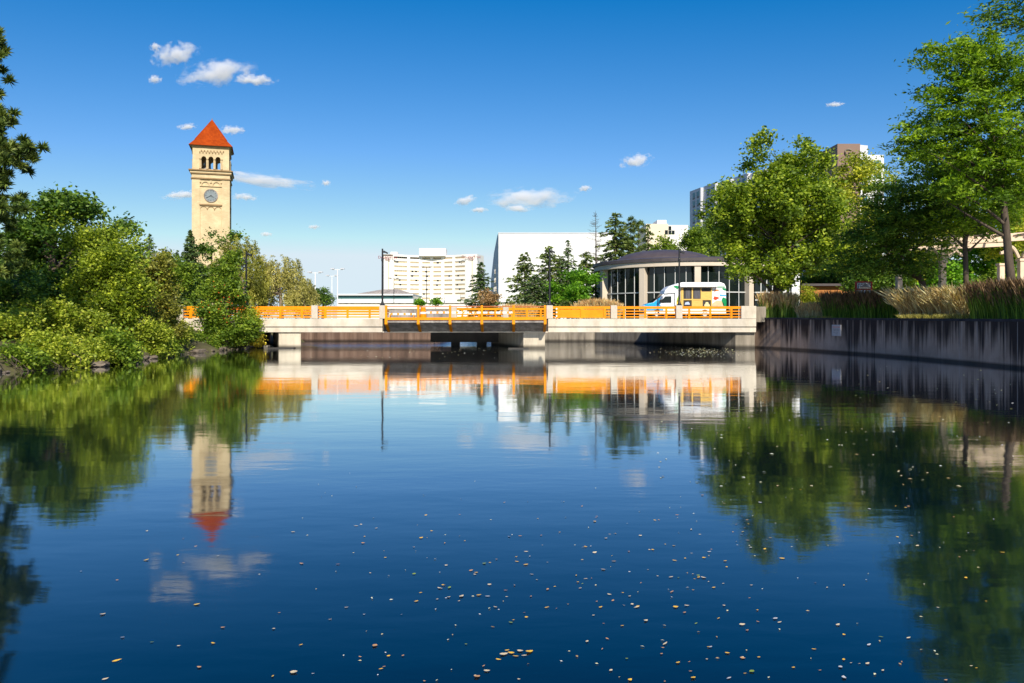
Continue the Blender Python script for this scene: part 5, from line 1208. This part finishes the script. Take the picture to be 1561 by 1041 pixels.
# low shrubs at the foot of the hotel
for i, (px, py, lab) in enumerate([(640,461,'small bright shrub on the terrace wall, left one'), (664,460,'small bright shrub on the terrace wall, right one')]):
    tree('shrub', lab, 'shrub', (X(px,160),160,2.1), [B(px,py,160,9,5)], 30, 36, 0.3, 0.5, 'bright', seed=60+i, trunk_r=0.05, nlimb=5)
# ------------------------------------------------------------------ left side, beyond the bridge
for i, (px, top, r, Y, mt, lab) in enumerate([
    (228,356,2.3,92,'spruce','blue green spruce tip above the bushes, left of the others'),
    (212,374,2.3,95,'spruce','small dark spruce tip right beside the big leafy trees'),
    (252,380,2.6,98,'spruce','dark conifer left of the pointed green one'),
    (270,384,2.4,100,'spruce','low dark conifer between two taller tips'),
    (290,351,2.0,86,'spruce','dense pointed green conifer just left of the clock tower')]):
    conifer('conifer_tree', lab, (X(px,Y),Y,2.1), Z(top,Y)-2.1, r, mt, seed=70+i, levels=40 if i == 4 else 26, per=13 if i == 4 else 9, leaf=0.34, ragged=0.2 if i == 4 else 0.35, power=0.8)
tree('broadleaf_tree', 'dark green tree in front of the foot of the clock tower', 'tree', (X(330,88),88,2.1), [B(318,384,88,22,26), B(345,378,88,20,22), B(335,430,88,40,38), B(300,430,88,30,36)], 210, 50, 0.28, 0.7, 'dark', seed=76)
willow('willow_tree', 'olive green feathery tree right of the clock tower foot', (X(372,84),84,2.1), [B(366,385,84,26,24), B(350,420,84,28,30), B(385,425,84,28,34), B(365,450,84,34,16)], 300, 60, 0.26, 'olive', 77, 1.6)
willow('willow_tree', 'grey green weeping willow behind the left railing of the bridge', (X(430,88),88,2.1), [B(415,408,88,26,20), B(440,418,88,26,24), B(405,440,88,26,26), B(455,445,88,24,20)], 340, 64, 0.26, 'sage', 78, 2.3)
willow('willow_tree', 'small willow at the right end of the willow clump', (X(468,86),86,2.1), [B(466,444,86,14,18), B(476,456,86,10,10), B(450,455,86,16,10)], 130, 56, 0.24, 'sage', 79, 1.5)
tree('broadleaf_tree', 'small round dark tree between the tall pale lights', 'tree', (X(492,140),140,2.1), [B(489,450,140,13,14), B(498,457,140,12,9)], 70, 40, 0.3, 0.6, 'dark', seed=80, nlimb=6)
tree('broadleaf_tree', 'dark green tree above the left end of the orange railing', 'tree', (X(268,74),74,2.1), [B(262,425,74,36,36), B(285,440,74,26,26), B(245,445,74,30,28)], 190, 50, 0.25, 0.65, 'mid', seed=81)
tree('broadleaf_tree', 'olive toned tree behind the bushes left of the railing', 'tree', (X(222,64),64,2.05), [B(222,420,64,40,40), B(205,440,64,36,36), B(240,450,64,30,30)], 230, 52, 0.22, 0.6, 'olive', seed=82)
for i, (px, py, Y, rx_, ry_, mt, lab) in enumerate([
    (150,440,100,60,50,'dark','distant dark tree hidden behind the left bank bushes'),
    (60,430,90,60,60,'dark','distant dark tree behind the left edge thicket'),
    (310,445,105,50,26,'mid','low tree mass at the base of the clock tower')]):
    tree('broadleaf_tree', lab, 'tree', (X(px,Y),Y,2.1), [B(px,py,Y,rx_,ry_)], 120, 40, 0.34, 0.9, mt, seed=84+i, nlimb=6)
# ------------------------------------------------------------------ left bank
tree('walnut_tree', 'tall dark green leafy tree at the top of the left bank', 'tree', (X(80,50),50,2.0), [B(85,318,50,48,42), B(55,340,50,50,52), B(140,340,50,48,42), B(175,380,50,34,36), B(110,390,50,70,50), B(30,400,50,60,70), B(90,450,50,80,40)],
     520, 70, 0.26, 0.62, 'dark', seed=91, trunk_r=0.3, nlimb=26, up=0.8)
tree('birch_tree', 'light green drooping tree in front of the tall dark one', 'tree', (X(165,45),45,1.7), [B(160,395,45,46,48), B(200,425,45,32,38), B(130,420,45,36,42), B(175,455,45,50,34), B(120,360,45,26,30)],
     330, 70, 0.18, 0.55, 'fresh', seed=92, trunk_r=0.16, nlimb=20, stretch=1.2, flat=1.0)
tree('shrub_tree', 'dense green shrubby tree growing at the water in front of the bridge', 'tree', (X(345,58),58,0.35), [B(342,420,58,30,34), B(345,455,58,34,30), B(340,490,58,44,30), B(352,512,58,38,18), B(322,500,58,30,22), B(366,500,58,20,22)],
     330, 64, 0.19, 0.50, 'mid', seed=93, trunk_r=0.12, nlimb=18)
# red hips among its leaves
gg = np.random.default_rng(3); cc = clump_points([B(342,455,57.2,34,30), B(345,478,57.2,36,18)], 60, gg, 0.33)
hp = MB()
for c in cc:
    r = 0.035+0.02*gg.random(); hp.add([(c[0]+r,c[1],c[2]),(c[0]-r,c[1],c[2]),(c[0],c[1]+r,c[2]),(c[0],c[1]-r,c[2]),(c[0],c[1],c[2]+r),(c[0],c[1],c[2]-r)], [(0,2,4),(2,1,4),(1,3,4),(3,0,4),(2,0,5),(1,2,5),(3,1,5),(0,3,5)])
rt = bpy.data.objects.get('shrub_tree'); ho = hp.build('hips', surf('red_hip', (0.5,0.06,0.015), (0.6,0.1,0.02), 3, 0.5, 0), None); ho.parent = rt; ho.location = -rt.location
BUSH = [ # px, py, Y, rx, ry, mat, label
 (25,500,37.2,44,36,'bush','light green bush at the left edge above the waterline'),
 (20,450,41,50,40,'dark','shaded dark bush at the left edge under the pine'),
 (75,480,40,42,30,'bush','leafy light bush second from the left edge'),
 (70,530,36.2,40,26,'bush','low bush overhanging the roots at the left water edge'),
 (130,490,42,46,38,'bush','round pale bush below the drooping light tree'),
 (120,535,38,42,22,'bush','low overhanging bush beside the pale flat stone'),
 (185,470,47,40,40,'olive','olive bush right of the drooping light tree'),
 (180,530,39.5,28,28,'mid','dark green arching bush reaching down to the water'),
 (215,510,45.5,34,34,'bush','yellow green bush in the middle of the left bank'),
 (238,490,51,36,40,'olive','taller olive bush behind the middle of the left bank'),
 (228,535,46,26,18,'bush','low bush on the rocks in the middle of the left bank'),
 (262,505,53,28,34,'bush','light bush left of the dense shrubby tree'),
 (285,520,56,22,20,'mid','small green bush between rocks and the shrubby tree'),
 (30,545,34.8,34,16,'mid','low dark bush hanging over the roots at the left edge'),
 (95,548,36.8,34,15,'bush','low pale bush hanging to the water left of the flat stone'),
 (150,545,39.5,30,16,'bush','low pale bush touching the water right of the flat stone'),
 (250,532,49.5,24,15,'mid','low dark bush on the rocks left of the shrubby tree'),
 (310,526,56.5,24,13,'mid','low green bush at the foot of the shrubby tree'),
 (388,508,60.5,9,22,'yellow','yellowing bush at the dark bridge abutment'),
 (378,488,59.5,16,20,'bush','thin light bush touching the first pale railing post'),
]
for i, (px, py, Y, rx_, ry_, mt, lab) in enumerate(BUSH):
    bx0 = X(px, Y); bz = max(0.05, bank_z(bx0, Y)); n_ = int(60+rx_*ry_*0.055)
    tree('bush', lab, 'bush', (bx0, Y, bz), [B(px,py,Y,rx_,ry_), B(px-rx_*0.5,py+ry_*0.3,Y+0.4,rx_*0.55,ry_*0.6), B(px+rx_*0.5,py+ry_*0.35,Y-0.3,rx_*0.55,ry_*0.6)], int(n_*0.75), 66, 0.16, 0.40, mt, seed=110+i, trunk_r=0.05, nlimb=12, edge=0.38, up=0.9)
e = empty('dry_shrub', (X(264,57),57,1.0), 0, 'dry brown twiggy stems under the far left railing post', 'shrub')
mb = MB(); g_ = np.random.default_rng(9)
for i in range(60):
    x, y = g_.normal()*0.25, g_.normal()*0.25; d = np.array([g_.normal()*0.2, g_.normal()*0.2, 1.0]); L = 0.8+1.2*g_.random()
    mb.tube([(x,y,-.1), tuple(np.array([x,y,0])+d*L*0.5), tuple(np.array([x,y,0])+d*L+np.array([g_.normal()*0.2,0,0]))], [0.02,0.014,0.005], 4, cap=False)
mb.build('stems', surf('dry_stem', (0.16,0.085,0.04), (0.26,0.15,0.08), 3, 0.9, 0.2), e)
# the pine at the left edge, trunk out of frame
tufted_pine('pine_tree', 'long needled pine at the left edge of the view', (-24.5, 35, 2.0),
     [B(-90,60,35,80,70,2.5), B(-16,55,35,26,26,1.2), B(-20,125,35,34,24,1.2), B(-14,95,35,22,14,0.9), B(5,180,35,32,20,1.2), B(-15,215,35,30,22,1.2), B(32,232,35,38,24,1.4), B(5,262,35,44,24,1.4), B(-60,220,35,80,80,2.6), B(-10,310,35,42,30,1.5), B(-60,350,35,70,60,2.2), B(0,375,35,36,26,1.4), B(-8,410,35,40,26,1.4)],
     430, 110, 0.36, 0.34, 95, 'pine', 0.28, trunk_pts=[(-24.6,35,1.6),(-24.4,35,8),(-24.2,35,15),(-24,35,22)], nlimb=60)
# rocks and roots along the water
rocks = []
for k in range(4):
    bm = bmesh.new(); bmesh.ops.create_icosphere(bm, subdivisions=3, radius=1.0); g_ = np.random.default_rng(200+k); pl = [(unit(1, g_)[0], 0.55+0.3*g_.random()) for _ in range(9)]
    for v_ in bm.verts:
        p = np.array(v_.co)
        for d, h in pl:
            t = p.dot(d)
            if t > h: p = p - d*(t-h)*0.85
        v_.co = p*(1+0.05*math.sin(7*p[0]+k)+0.04*math.sin(11*p[1]))
    me = bpy.data.meshes.new('rock'); bm.to_mesh(me); bm.free(); me.materials.append(M['rock']); rocks.append(me)
g_ = np.random.default_rng(77)
for i in range(56):
    y = 33.0 + 29*(i/56)**1.0 + g_.normal()*0.2; s = 0.09+0.17*g_.random()**2; x = shore_x(y) - 0.15 + g_.normal()*0.16
    o = link('rock', rocks[i % 4], None); o.location = (x, y, 0.02+0.3*s*g_.random()); o.scale = (s*(1+0.6*g_.random()), s*1.1, s*0.7); o.rotation_euler = (0.3*g_.normal(), 0.3*g_.normal(), g_.random()*6.28)
    tag(o, 'brown rock lying along the water line of the left bank', 'rock', 'rocks along the left water edge')
for (px, Y, s, lab) in ((100,37.6,0.55,'large pale flat boulder under the low bushes at the left'), (172,40.6,0.42,'pale flat stone just out of the water by the arching bush'), (235,47.5,0.5,'broad brown boulder in the middle of the left bank'), (268,52.5,0.45,'grey boulder near the dense shrubby tree'), (380,60,0.35,'small pale boulder at the bridge abutment')):
    o = link('boulder', rocks[int(px) % 4], M['rock']); o.location = (shore_x(Y)+0.05, Y, 0.12); o.scale = (s*1.5, s, s*0.5); o.rotation_euler = (0, 0.1, px); tag(o, lab, 'boulder')
for i, (y0, lab) in enumerate(((34.2,'tangle of bare grey roots at the left edge of the bank'), (37.5,'tangle of bare roots under the low overhanging bush'), (41.5,'bare roots hanging over the water near the pale stone'), (49.0,'thin bare roots in the middle of the left bank'))):
    mb = MB(); e = empty('root_tangle', (shore_x(y0)-0.2, y0, 0.1), 0, lab, 'roots')
    for q in range(16):
        a = np.array([-0.4+0.2*g_.normal(), g_.normal()*0.9, 0.45+0.15*g_.normal()]); b = np.array([0.15+0.2*g_.random(), a[1]+g_.normal()*0.4, -0.15]); m_ = (a+b)/2+np.array([0.15,0,0.15])+g_.normal(size=3)*0.1
        mb.tube([tuple(a), tuple(m_), tuple(b)], [0.02,0.016,0.007], 5, cap=False)
    mb.build('roots', M['bark'], e)

# ------------------------------------------------------------------ grasses on the right bank and behind the railing
def wall_x(y): return float(np.interp(y, [p[1] for p in WALL], [p[0] for p in WALL]))
sd_ = 0
def row(kind, pxs, Ys, s, label, group, jit=0.12):
    global sd_
    for px, Y in zip(pxs, Ys):
        sd_ += 1; x = max(X(px, Y), wall_x(Y)+0.8); grass(kind, x, Y + 0.1*math.sin(sd_), G, s*(0.9+0.2*((sd_*53) % 10)/10), label, group, sd_)
row('feather', [1166,1174,1182,1172,1168], [62.9,62.9,63.2,63.8,64.6], 1.18, 'tan plumed feather grass in the clump left of the maple trunk', 'tan feather grasses next to the bridge end')
row('feather', [1196,1204,1200,1208], [62.2,62.2,63,63.5], 1.15, 'greener feather grass in the clump below the maple trunk', 'green feather grasses next to the bridge end')
row('tan', [1222,1230,1238,1247,1255,1228,1241], [60.5,60.3,60,59.8,59.6,61.3,61], 0.95, 'faded low tan grass between the feather grass and the dark grasses', 'faded grasses on the wall')
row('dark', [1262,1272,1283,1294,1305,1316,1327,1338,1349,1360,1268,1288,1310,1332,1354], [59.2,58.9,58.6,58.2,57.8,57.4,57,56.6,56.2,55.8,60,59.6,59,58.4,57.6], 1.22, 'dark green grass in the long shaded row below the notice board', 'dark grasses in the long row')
row('straw', [1385,1402,1420,1438,1455,1470,1395,1412,1430,1448,1463], [52.5,51.8,51,50.3,49.6,49,53.6,53,52.3,51.6,50.8], 1.42, 'arching straw coloured grass in the sunlit clump on the wall', 'straw grasses in the sunlit clump')
row('green', [1378,1392,1405,1420,1435,1450,1465,1480], [51.2,50.7,50.2,49.6,49,48.4,47.8,47.2], 1.0, 'low grey green tuft along the wall edge under the straw grasses', 'low tufts under the straw grasses', 0)
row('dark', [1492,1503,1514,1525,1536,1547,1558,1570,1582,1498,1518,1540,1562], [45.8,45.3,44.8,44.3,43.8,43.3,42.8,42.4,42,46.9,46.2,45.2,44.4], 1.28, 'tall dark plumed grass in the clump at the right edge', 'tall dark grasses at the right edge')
row('green', [1232,1245,1260], [59,58.6,58.2], 0.8, 'low green tuft on the wall edge in front of the faded grasses', 'low tufts by the faded grasses', 0)
for i in range(18):
    px = 885+i*3.1; sd_ += 1; grass('tan', X(px,79)+0.1*math.sin(i*3), 79+0.7*math.sin(i*1.7), 2.1, 1.45 if 3 < i < 15 else 1.2, 'tan grass in the mound left of the food truck, behind the railing', 'tan grass mound left of the truck', sd_)
for i in range(12):
    px = 772+i*3.4; sd_ += 1; grass('tan', X(px,79)+0.1*math.sin(i*3), 79.6+0.6*math.sin(i*1.7), 2.1, 1.12, 'tan grass in the low mound below the pines, behind the railing', 'tan grass mound below the pines', sd_)
e = empty('planter', (X(1220,66),66,2.16), 0, 'grey concrete planter block behind the bridge end', 'planter')
MB().box(-0.9,0.9,-0.5,0.5,0,0.75).build('box', M['wall_grey'], e, bevel=0.03)
MB().box(-0.8,0.8,-0.4,0.4,0.76,0.80).build('soil', M['soil'], e)
tree('bush', 'small yellow green bush in front of the brick building', 'bush', (X(1228,80),80,G), [B(1228,448,80,14,14), B(1238,455,80,12,9)], 60, 40, 0.16, 0.4, 'lime', seed=150, trunk_r=0.04, nlimb=6)

# ------------------------------------------------------------------ fallen leaves on the water
LC = {'yellow': ((0.62,0.36,0.03),(0.8,0.5,0.06)), 'cream': ((0.5,0.4,0.24),(0.66,0.55,0.36)), 'tan': ((0.42,0.22,0.09),(0.55,0.31,0.14)), 'green': ((0.16,0.24,0.03),(0.26,0.34,0.06)), 'pale': ((0.35,0.36,0.36),(0.5,0.5,0.5))}
LMESH = {}
def leaf_mesh(kind, shape):
    if (kind, shape) in LMESH: return LMESH[(kind, shape)]
    g = np.random.default_rng(hash(shape) % 1000 if isinstance(shape, int) else 1); asp = (0.62, 0.36, 0.8)[shape]; n = 8; V = []; F = []
    for i in range(n+1):
        t = i/n; x = -1+2*t; w_ = asp*math.sin(math.pi*min(1, t**0.8))**0.8*(1+0.12*math.sin(i*2.3+shape)) + 0.01; curl = 0.16*x*x*(1 if shape != 1 else 0.6)
        V += [(x, -w_, 0.10*w_+curl), (x, 0, curl*0.7), (x, w_, 0.14*w_+curl)]
    for i in range(n): b = i*3; F += [(b,b+1,b+4,b+3),(b+1,b+2,b+5,b+4)]
    me = bpy.data.meshes.new('fallen_leaf'); me.from_pydata(V, [], F); me.update(); me.polygons.foreach_set('use_smooth', [True]*len(F))
    if kind not in M: M[kind] = surf(kind+'_leaf_paint', *LC[kind], 2.0, 0.6, 0.1)
    me.materials.append(M[kind]); LMESH[(kind, shape)] = me; return me
g_ = np.random.default_rng(2024)
def on_water(px, py): 
    Y = EYE*FPX/(py-HOR); return X(px, Y), Y
spots = []
def scatter(n, fx, fy, smin, smax):
    for _ in range(n):
        px, py = fx(), fy(); x, y = on_water(px, py)
        if x > wall_x(y)-0.3 or x < shore_x(y)+0.4: continue
        spots.append((px, py, 0.75*(smin+(smax-smin)*g_.random()**2.4)))
scatter(120, lambda: g_.normal(900, 260), lambda: 760+280*g_.random()**0.8, 0.012, 0.032)
scatter(80, lambda: 640+520*g_.random(), lambda: 780+150*g_.random(), 0.014, 0.034)
scatter(60, lambda: 1000+520*g_.random(), lambda: 740+300*g_.random(), 0.014, 0.034)
scatter(36, lambda: 120+480*g_.random(), lambda: 790+250*g_.random(), 0.016, 0.036)
spots += [(590,945,0.05),(703,967,0.042),(1219,917,0.05),(943,1027,0.045),(236,1033,0.05),(850,1010,0.03),(1393,1002,0.035),(1246,991,0.036),(1348,938,0.034),(996,880,0.036),(648,872,0.034)]
raft = [(768,998,0.026),(779,996,0.02),(786,1001,0.018),(793,993,0.022),(807,994,0.027),(760,1006,0.017),(799,1000,0.018),(773,992,0.015)]
spots = [s for s in spots if 0 < s[0] < 1561 and s[1] < 1041][:288]
kinds = ['yellow','cream','tan','green','pale']; LABEL = {'yellow':'small golden yellow leaf floating on the open dark water','cream':'small cream coloured leaf floating on the open dark water','tan':'small tan brown leaf floating on the open dark water','green':'small green leaf floating on the open dark water','pale':'small greyish pale leaf floating on the open dark water'}
def put_leaf(px, py, s, kind, lab, grp):
    x, y = on_water(px, py); sh = int(g_.choice(3, p=[0.5,0.35,0.15]))
    o = link('floating_leaf', leaf_mesh(kind, sh), None); o.location = (x, y, 0.005); o.scale = (s*(0.9+0.3*g_.random()), s, s)
    o.rotation_euler = (0.08*g_.normal(), 0.08*g_.normal(), 0.35+0.5*g_.normal() + (math.pi if g_.random() < 0.5 else 0))
    tag(o, lab, 'leaf', grp)
for (px, py, s) in spots:
    kd = str(g_.choice(kinds, p=[0.34,0.24,0.27,0.05,0.10])); put_leaf(px, py, s, kd, LABEL[kd], kd+' leaves floating on the open water')
for i, (px, py, s) in enumerate(raft):
    put_leaf(px, py, s, 'yellow' if i % 3 else 'cream', 'leaf in the little floating raft of leaves near the bottom middle', 'leaves of the little floating raft')
# the many tiny far ones: drift under the right span and specks along the wall
V = []; Q = []; T = []
def speck(x, y, s):
    a = g_.random()*6.28; d = np.array([math.cos(a), math.sin(a), 0])*s; e_ = np.array([-d[1], d[0], 0])*0.5; c = np.array([x, y, 0.006]); b = len(V)
    V.extend([c-d, c+e_+np.array([0,0,s*0.25]), c+d, c-e_+np.array([0,0,s*0.1])]); Q.append((b,b+1,b+2,b+3)); T.append(g_.random())
for _ in range(330):  # pale specks here also paint the water's glints among the leaves
    px = 1068+32*g_.normal(); py = 536+4.2*g_.normal()
    if py < 524: continue
    x, y = on_water(px, py)
    if x < wall_x(min(y, 62))-0.4: speck(x, y, 0.035+0.045*g_.random())
for _ in range(150):
    px = 1000+560*g_.random(); py = 555+190*g_.random()**1.3; x, y = on_water(px, py)
    if x < wall_x(y)-0.3: speck(x, y, 0.02+0.02*g_.random())
for _ in range(60):
    px = 700+80*g_.normal(); py = 536+6*g_.normal()
    if py > 526: x, y = on_water(px, py); speck(x, y, 0.04+0.03*g_.random())
for _ in range(130):
    px = 450+1050*g_.random(); py = 720+320*g_.random(); x, y = on_water(px, py)
    if shore_x(y)+0.5 < x < wall_x(y)-0.3: speck(x, y, 0.008+0.008*g_.random())
tag(link('leaf_glint_drift', np_mesh('leaf_glint_drift', np.array(V), np.array(Q), T), leaf_mat('drift_leaf_glint', (0.45,0.3,0.1), (0.62,0.48,0.24), (0.75,0.64,0.42), 0.1)), 'countless tiny pale leaves drifting along the wall, mixed with painted glints under the right span', 'leaves', kind='stuff')

# ------------------------------------------------------------------ clouds: real volumes a couple of kilometres off
def cloud_mat(seed, dens):
    m = bpy.data.materials.new('cloud_vapour'); m.use_nodes = True; t = m.node_tree; t.nodes.clear(); out = nd(t, "ShaderNodeOutputMaterial")
    tc = nd(t, "ShaderNodeTexCoord"); ln = nd(t, "ShaderNodeVectorMath", operation='LENGTH'); t.links.new(tc.outputs["Object"], ln.inputs[0])
    mp = nd(t, "ShaderNodeMapping"); mp.inputs["Location"].default_value = (seed*7.3, seed*3.1, seed*1.7); mp.inputs["Scale"].default_value = (2.2, 2.0, 1.1); t.links.new(tc.outputs["Object"], mp.inputs[0])
    n = nd(t, "ShaderNodeTexNoise", Scale=1.3, Detail=7, Roughness=0.62); t.links.new(mp.outputs[0], n.inputs["Vector"])
    a = nd(t, "ShaderNodeMath", operation='MULTIPLY_ADD'); t.links.new(n.outputs["Fac"], a.inputs[0]); a.inputs[1].default_value = 3.0; a.inputs[2].default_value = -0.85
    b = nd(t, "ShaderNodeMath", operation='SUBTRACT'); t.links.new(a.outputs[0], b.inputs[0]); t.links.new(ln.outputs["Value"], b.inputs[1])
    c = nd(t, "ShaderNodeMath", operation='MULTIPLY', use_clamp=False); t.links.new(b.outputs[0], c.inputs[0]); c.inputs[1].default_value = dens*3
    d = nd(t, "ShaderNodeMath", operation='MINIMUM'); t.links.new(c.outputs[0], d.inputs[0]); d.inputs[1].default_value = dens
    e2 = nd(t, "ShaderNodeMath", operation='MAXIMUM'); t.links.new(d.outputs[0], e2.inputs[0]); e2.inputs[1].default_value = 0.0
    pv = nd(t, "ShaderNodeVolumePrincipled"); pv.inputs["Color"].default_value = (0.98,0.97,0.98,1); pv.inputs["Anisotropy"].default_value = -0.1; t.links.new(e2.outputs[0], pv.inputs["Density"])
    t.links.new(pv.outputs[0], out.inputs["Volume"]); return m
bm = bmesh.new(); bmesh.ops.create_icosphere(bm, subdivisions=3, radius=1.0); cme0 = bpy.data.meshes.new('cloud'); bm.to_mesh(cme0); bm.free()
CLOUDS = [(330,111,54,17,8,'brightest billowing cloud high above the clock tower'),(268,83,34,15,14,'ragged cloud at the upper left of the tower clouds'),(389,122,30,8,-2,'low flat cloud to the right of the brightest one'),
 (237,72,8,6,20,'tiny wisp left of the ragged cloud'),(236,121,10,6,5,'tiny cloud below the ragged cloud'),(285,193,15,4.5,6,'small streak left of the tower roof'),(353,198,18,6.5,0,'small puff right of the tower roof'),
 (405,276,70,9,-6,'long tapering cloud right of the belfry'),(278,297,30,6,6,'thin streak left of the clock'),(497,279,7,4.5,0,'tiny puff right of the long tapering cloud'),(709,306,17,6.5,14,'small slanting cloud left of the middle cloud'),
 (806,302,66,14,2,'wide puffy cloud above the white theatre'),(790,318,22,5,0,'thin cloud under the wide puffy one'),(730,320,14,4,0,'faint wisp below the small slanting cloud'),(892,287,10,4.5,5,'tiny cloud right of the wide puffy one'),
 (969,245,24,9.5,10,'single small cloud above the conifers'),(1273,159,14,3.5,4,'faint streak over the brown hotel shaft'),(406,357,9,3.5,0,'tiny low puff right of the tower shaft'),(479,346,9,3.5,0,'tiny low puff above the willow'),(372,300,20,5,-4,'faint wisp right of the clock')]
for i, (px, py, rx_, ry_, tl, lab) in enumerate(CLOUDS):
    Y = 3000.0 - 3.4*py; k = Y/FPX; me = cme0.copy(); dep = max(ry_*1.6, rx_*0.5)*k
    o = link('cloud', me, cloud_mat(i+1, 2.6/(dep*1.2)), None, tuple(P(px, py, Y))); o.scale = (rx_*1.25*k, dep, ry_*1.3*k); o.rotation_euler = (0, -R(tl), 0)
    tag(o, lab, 'cloud', kind='thing')
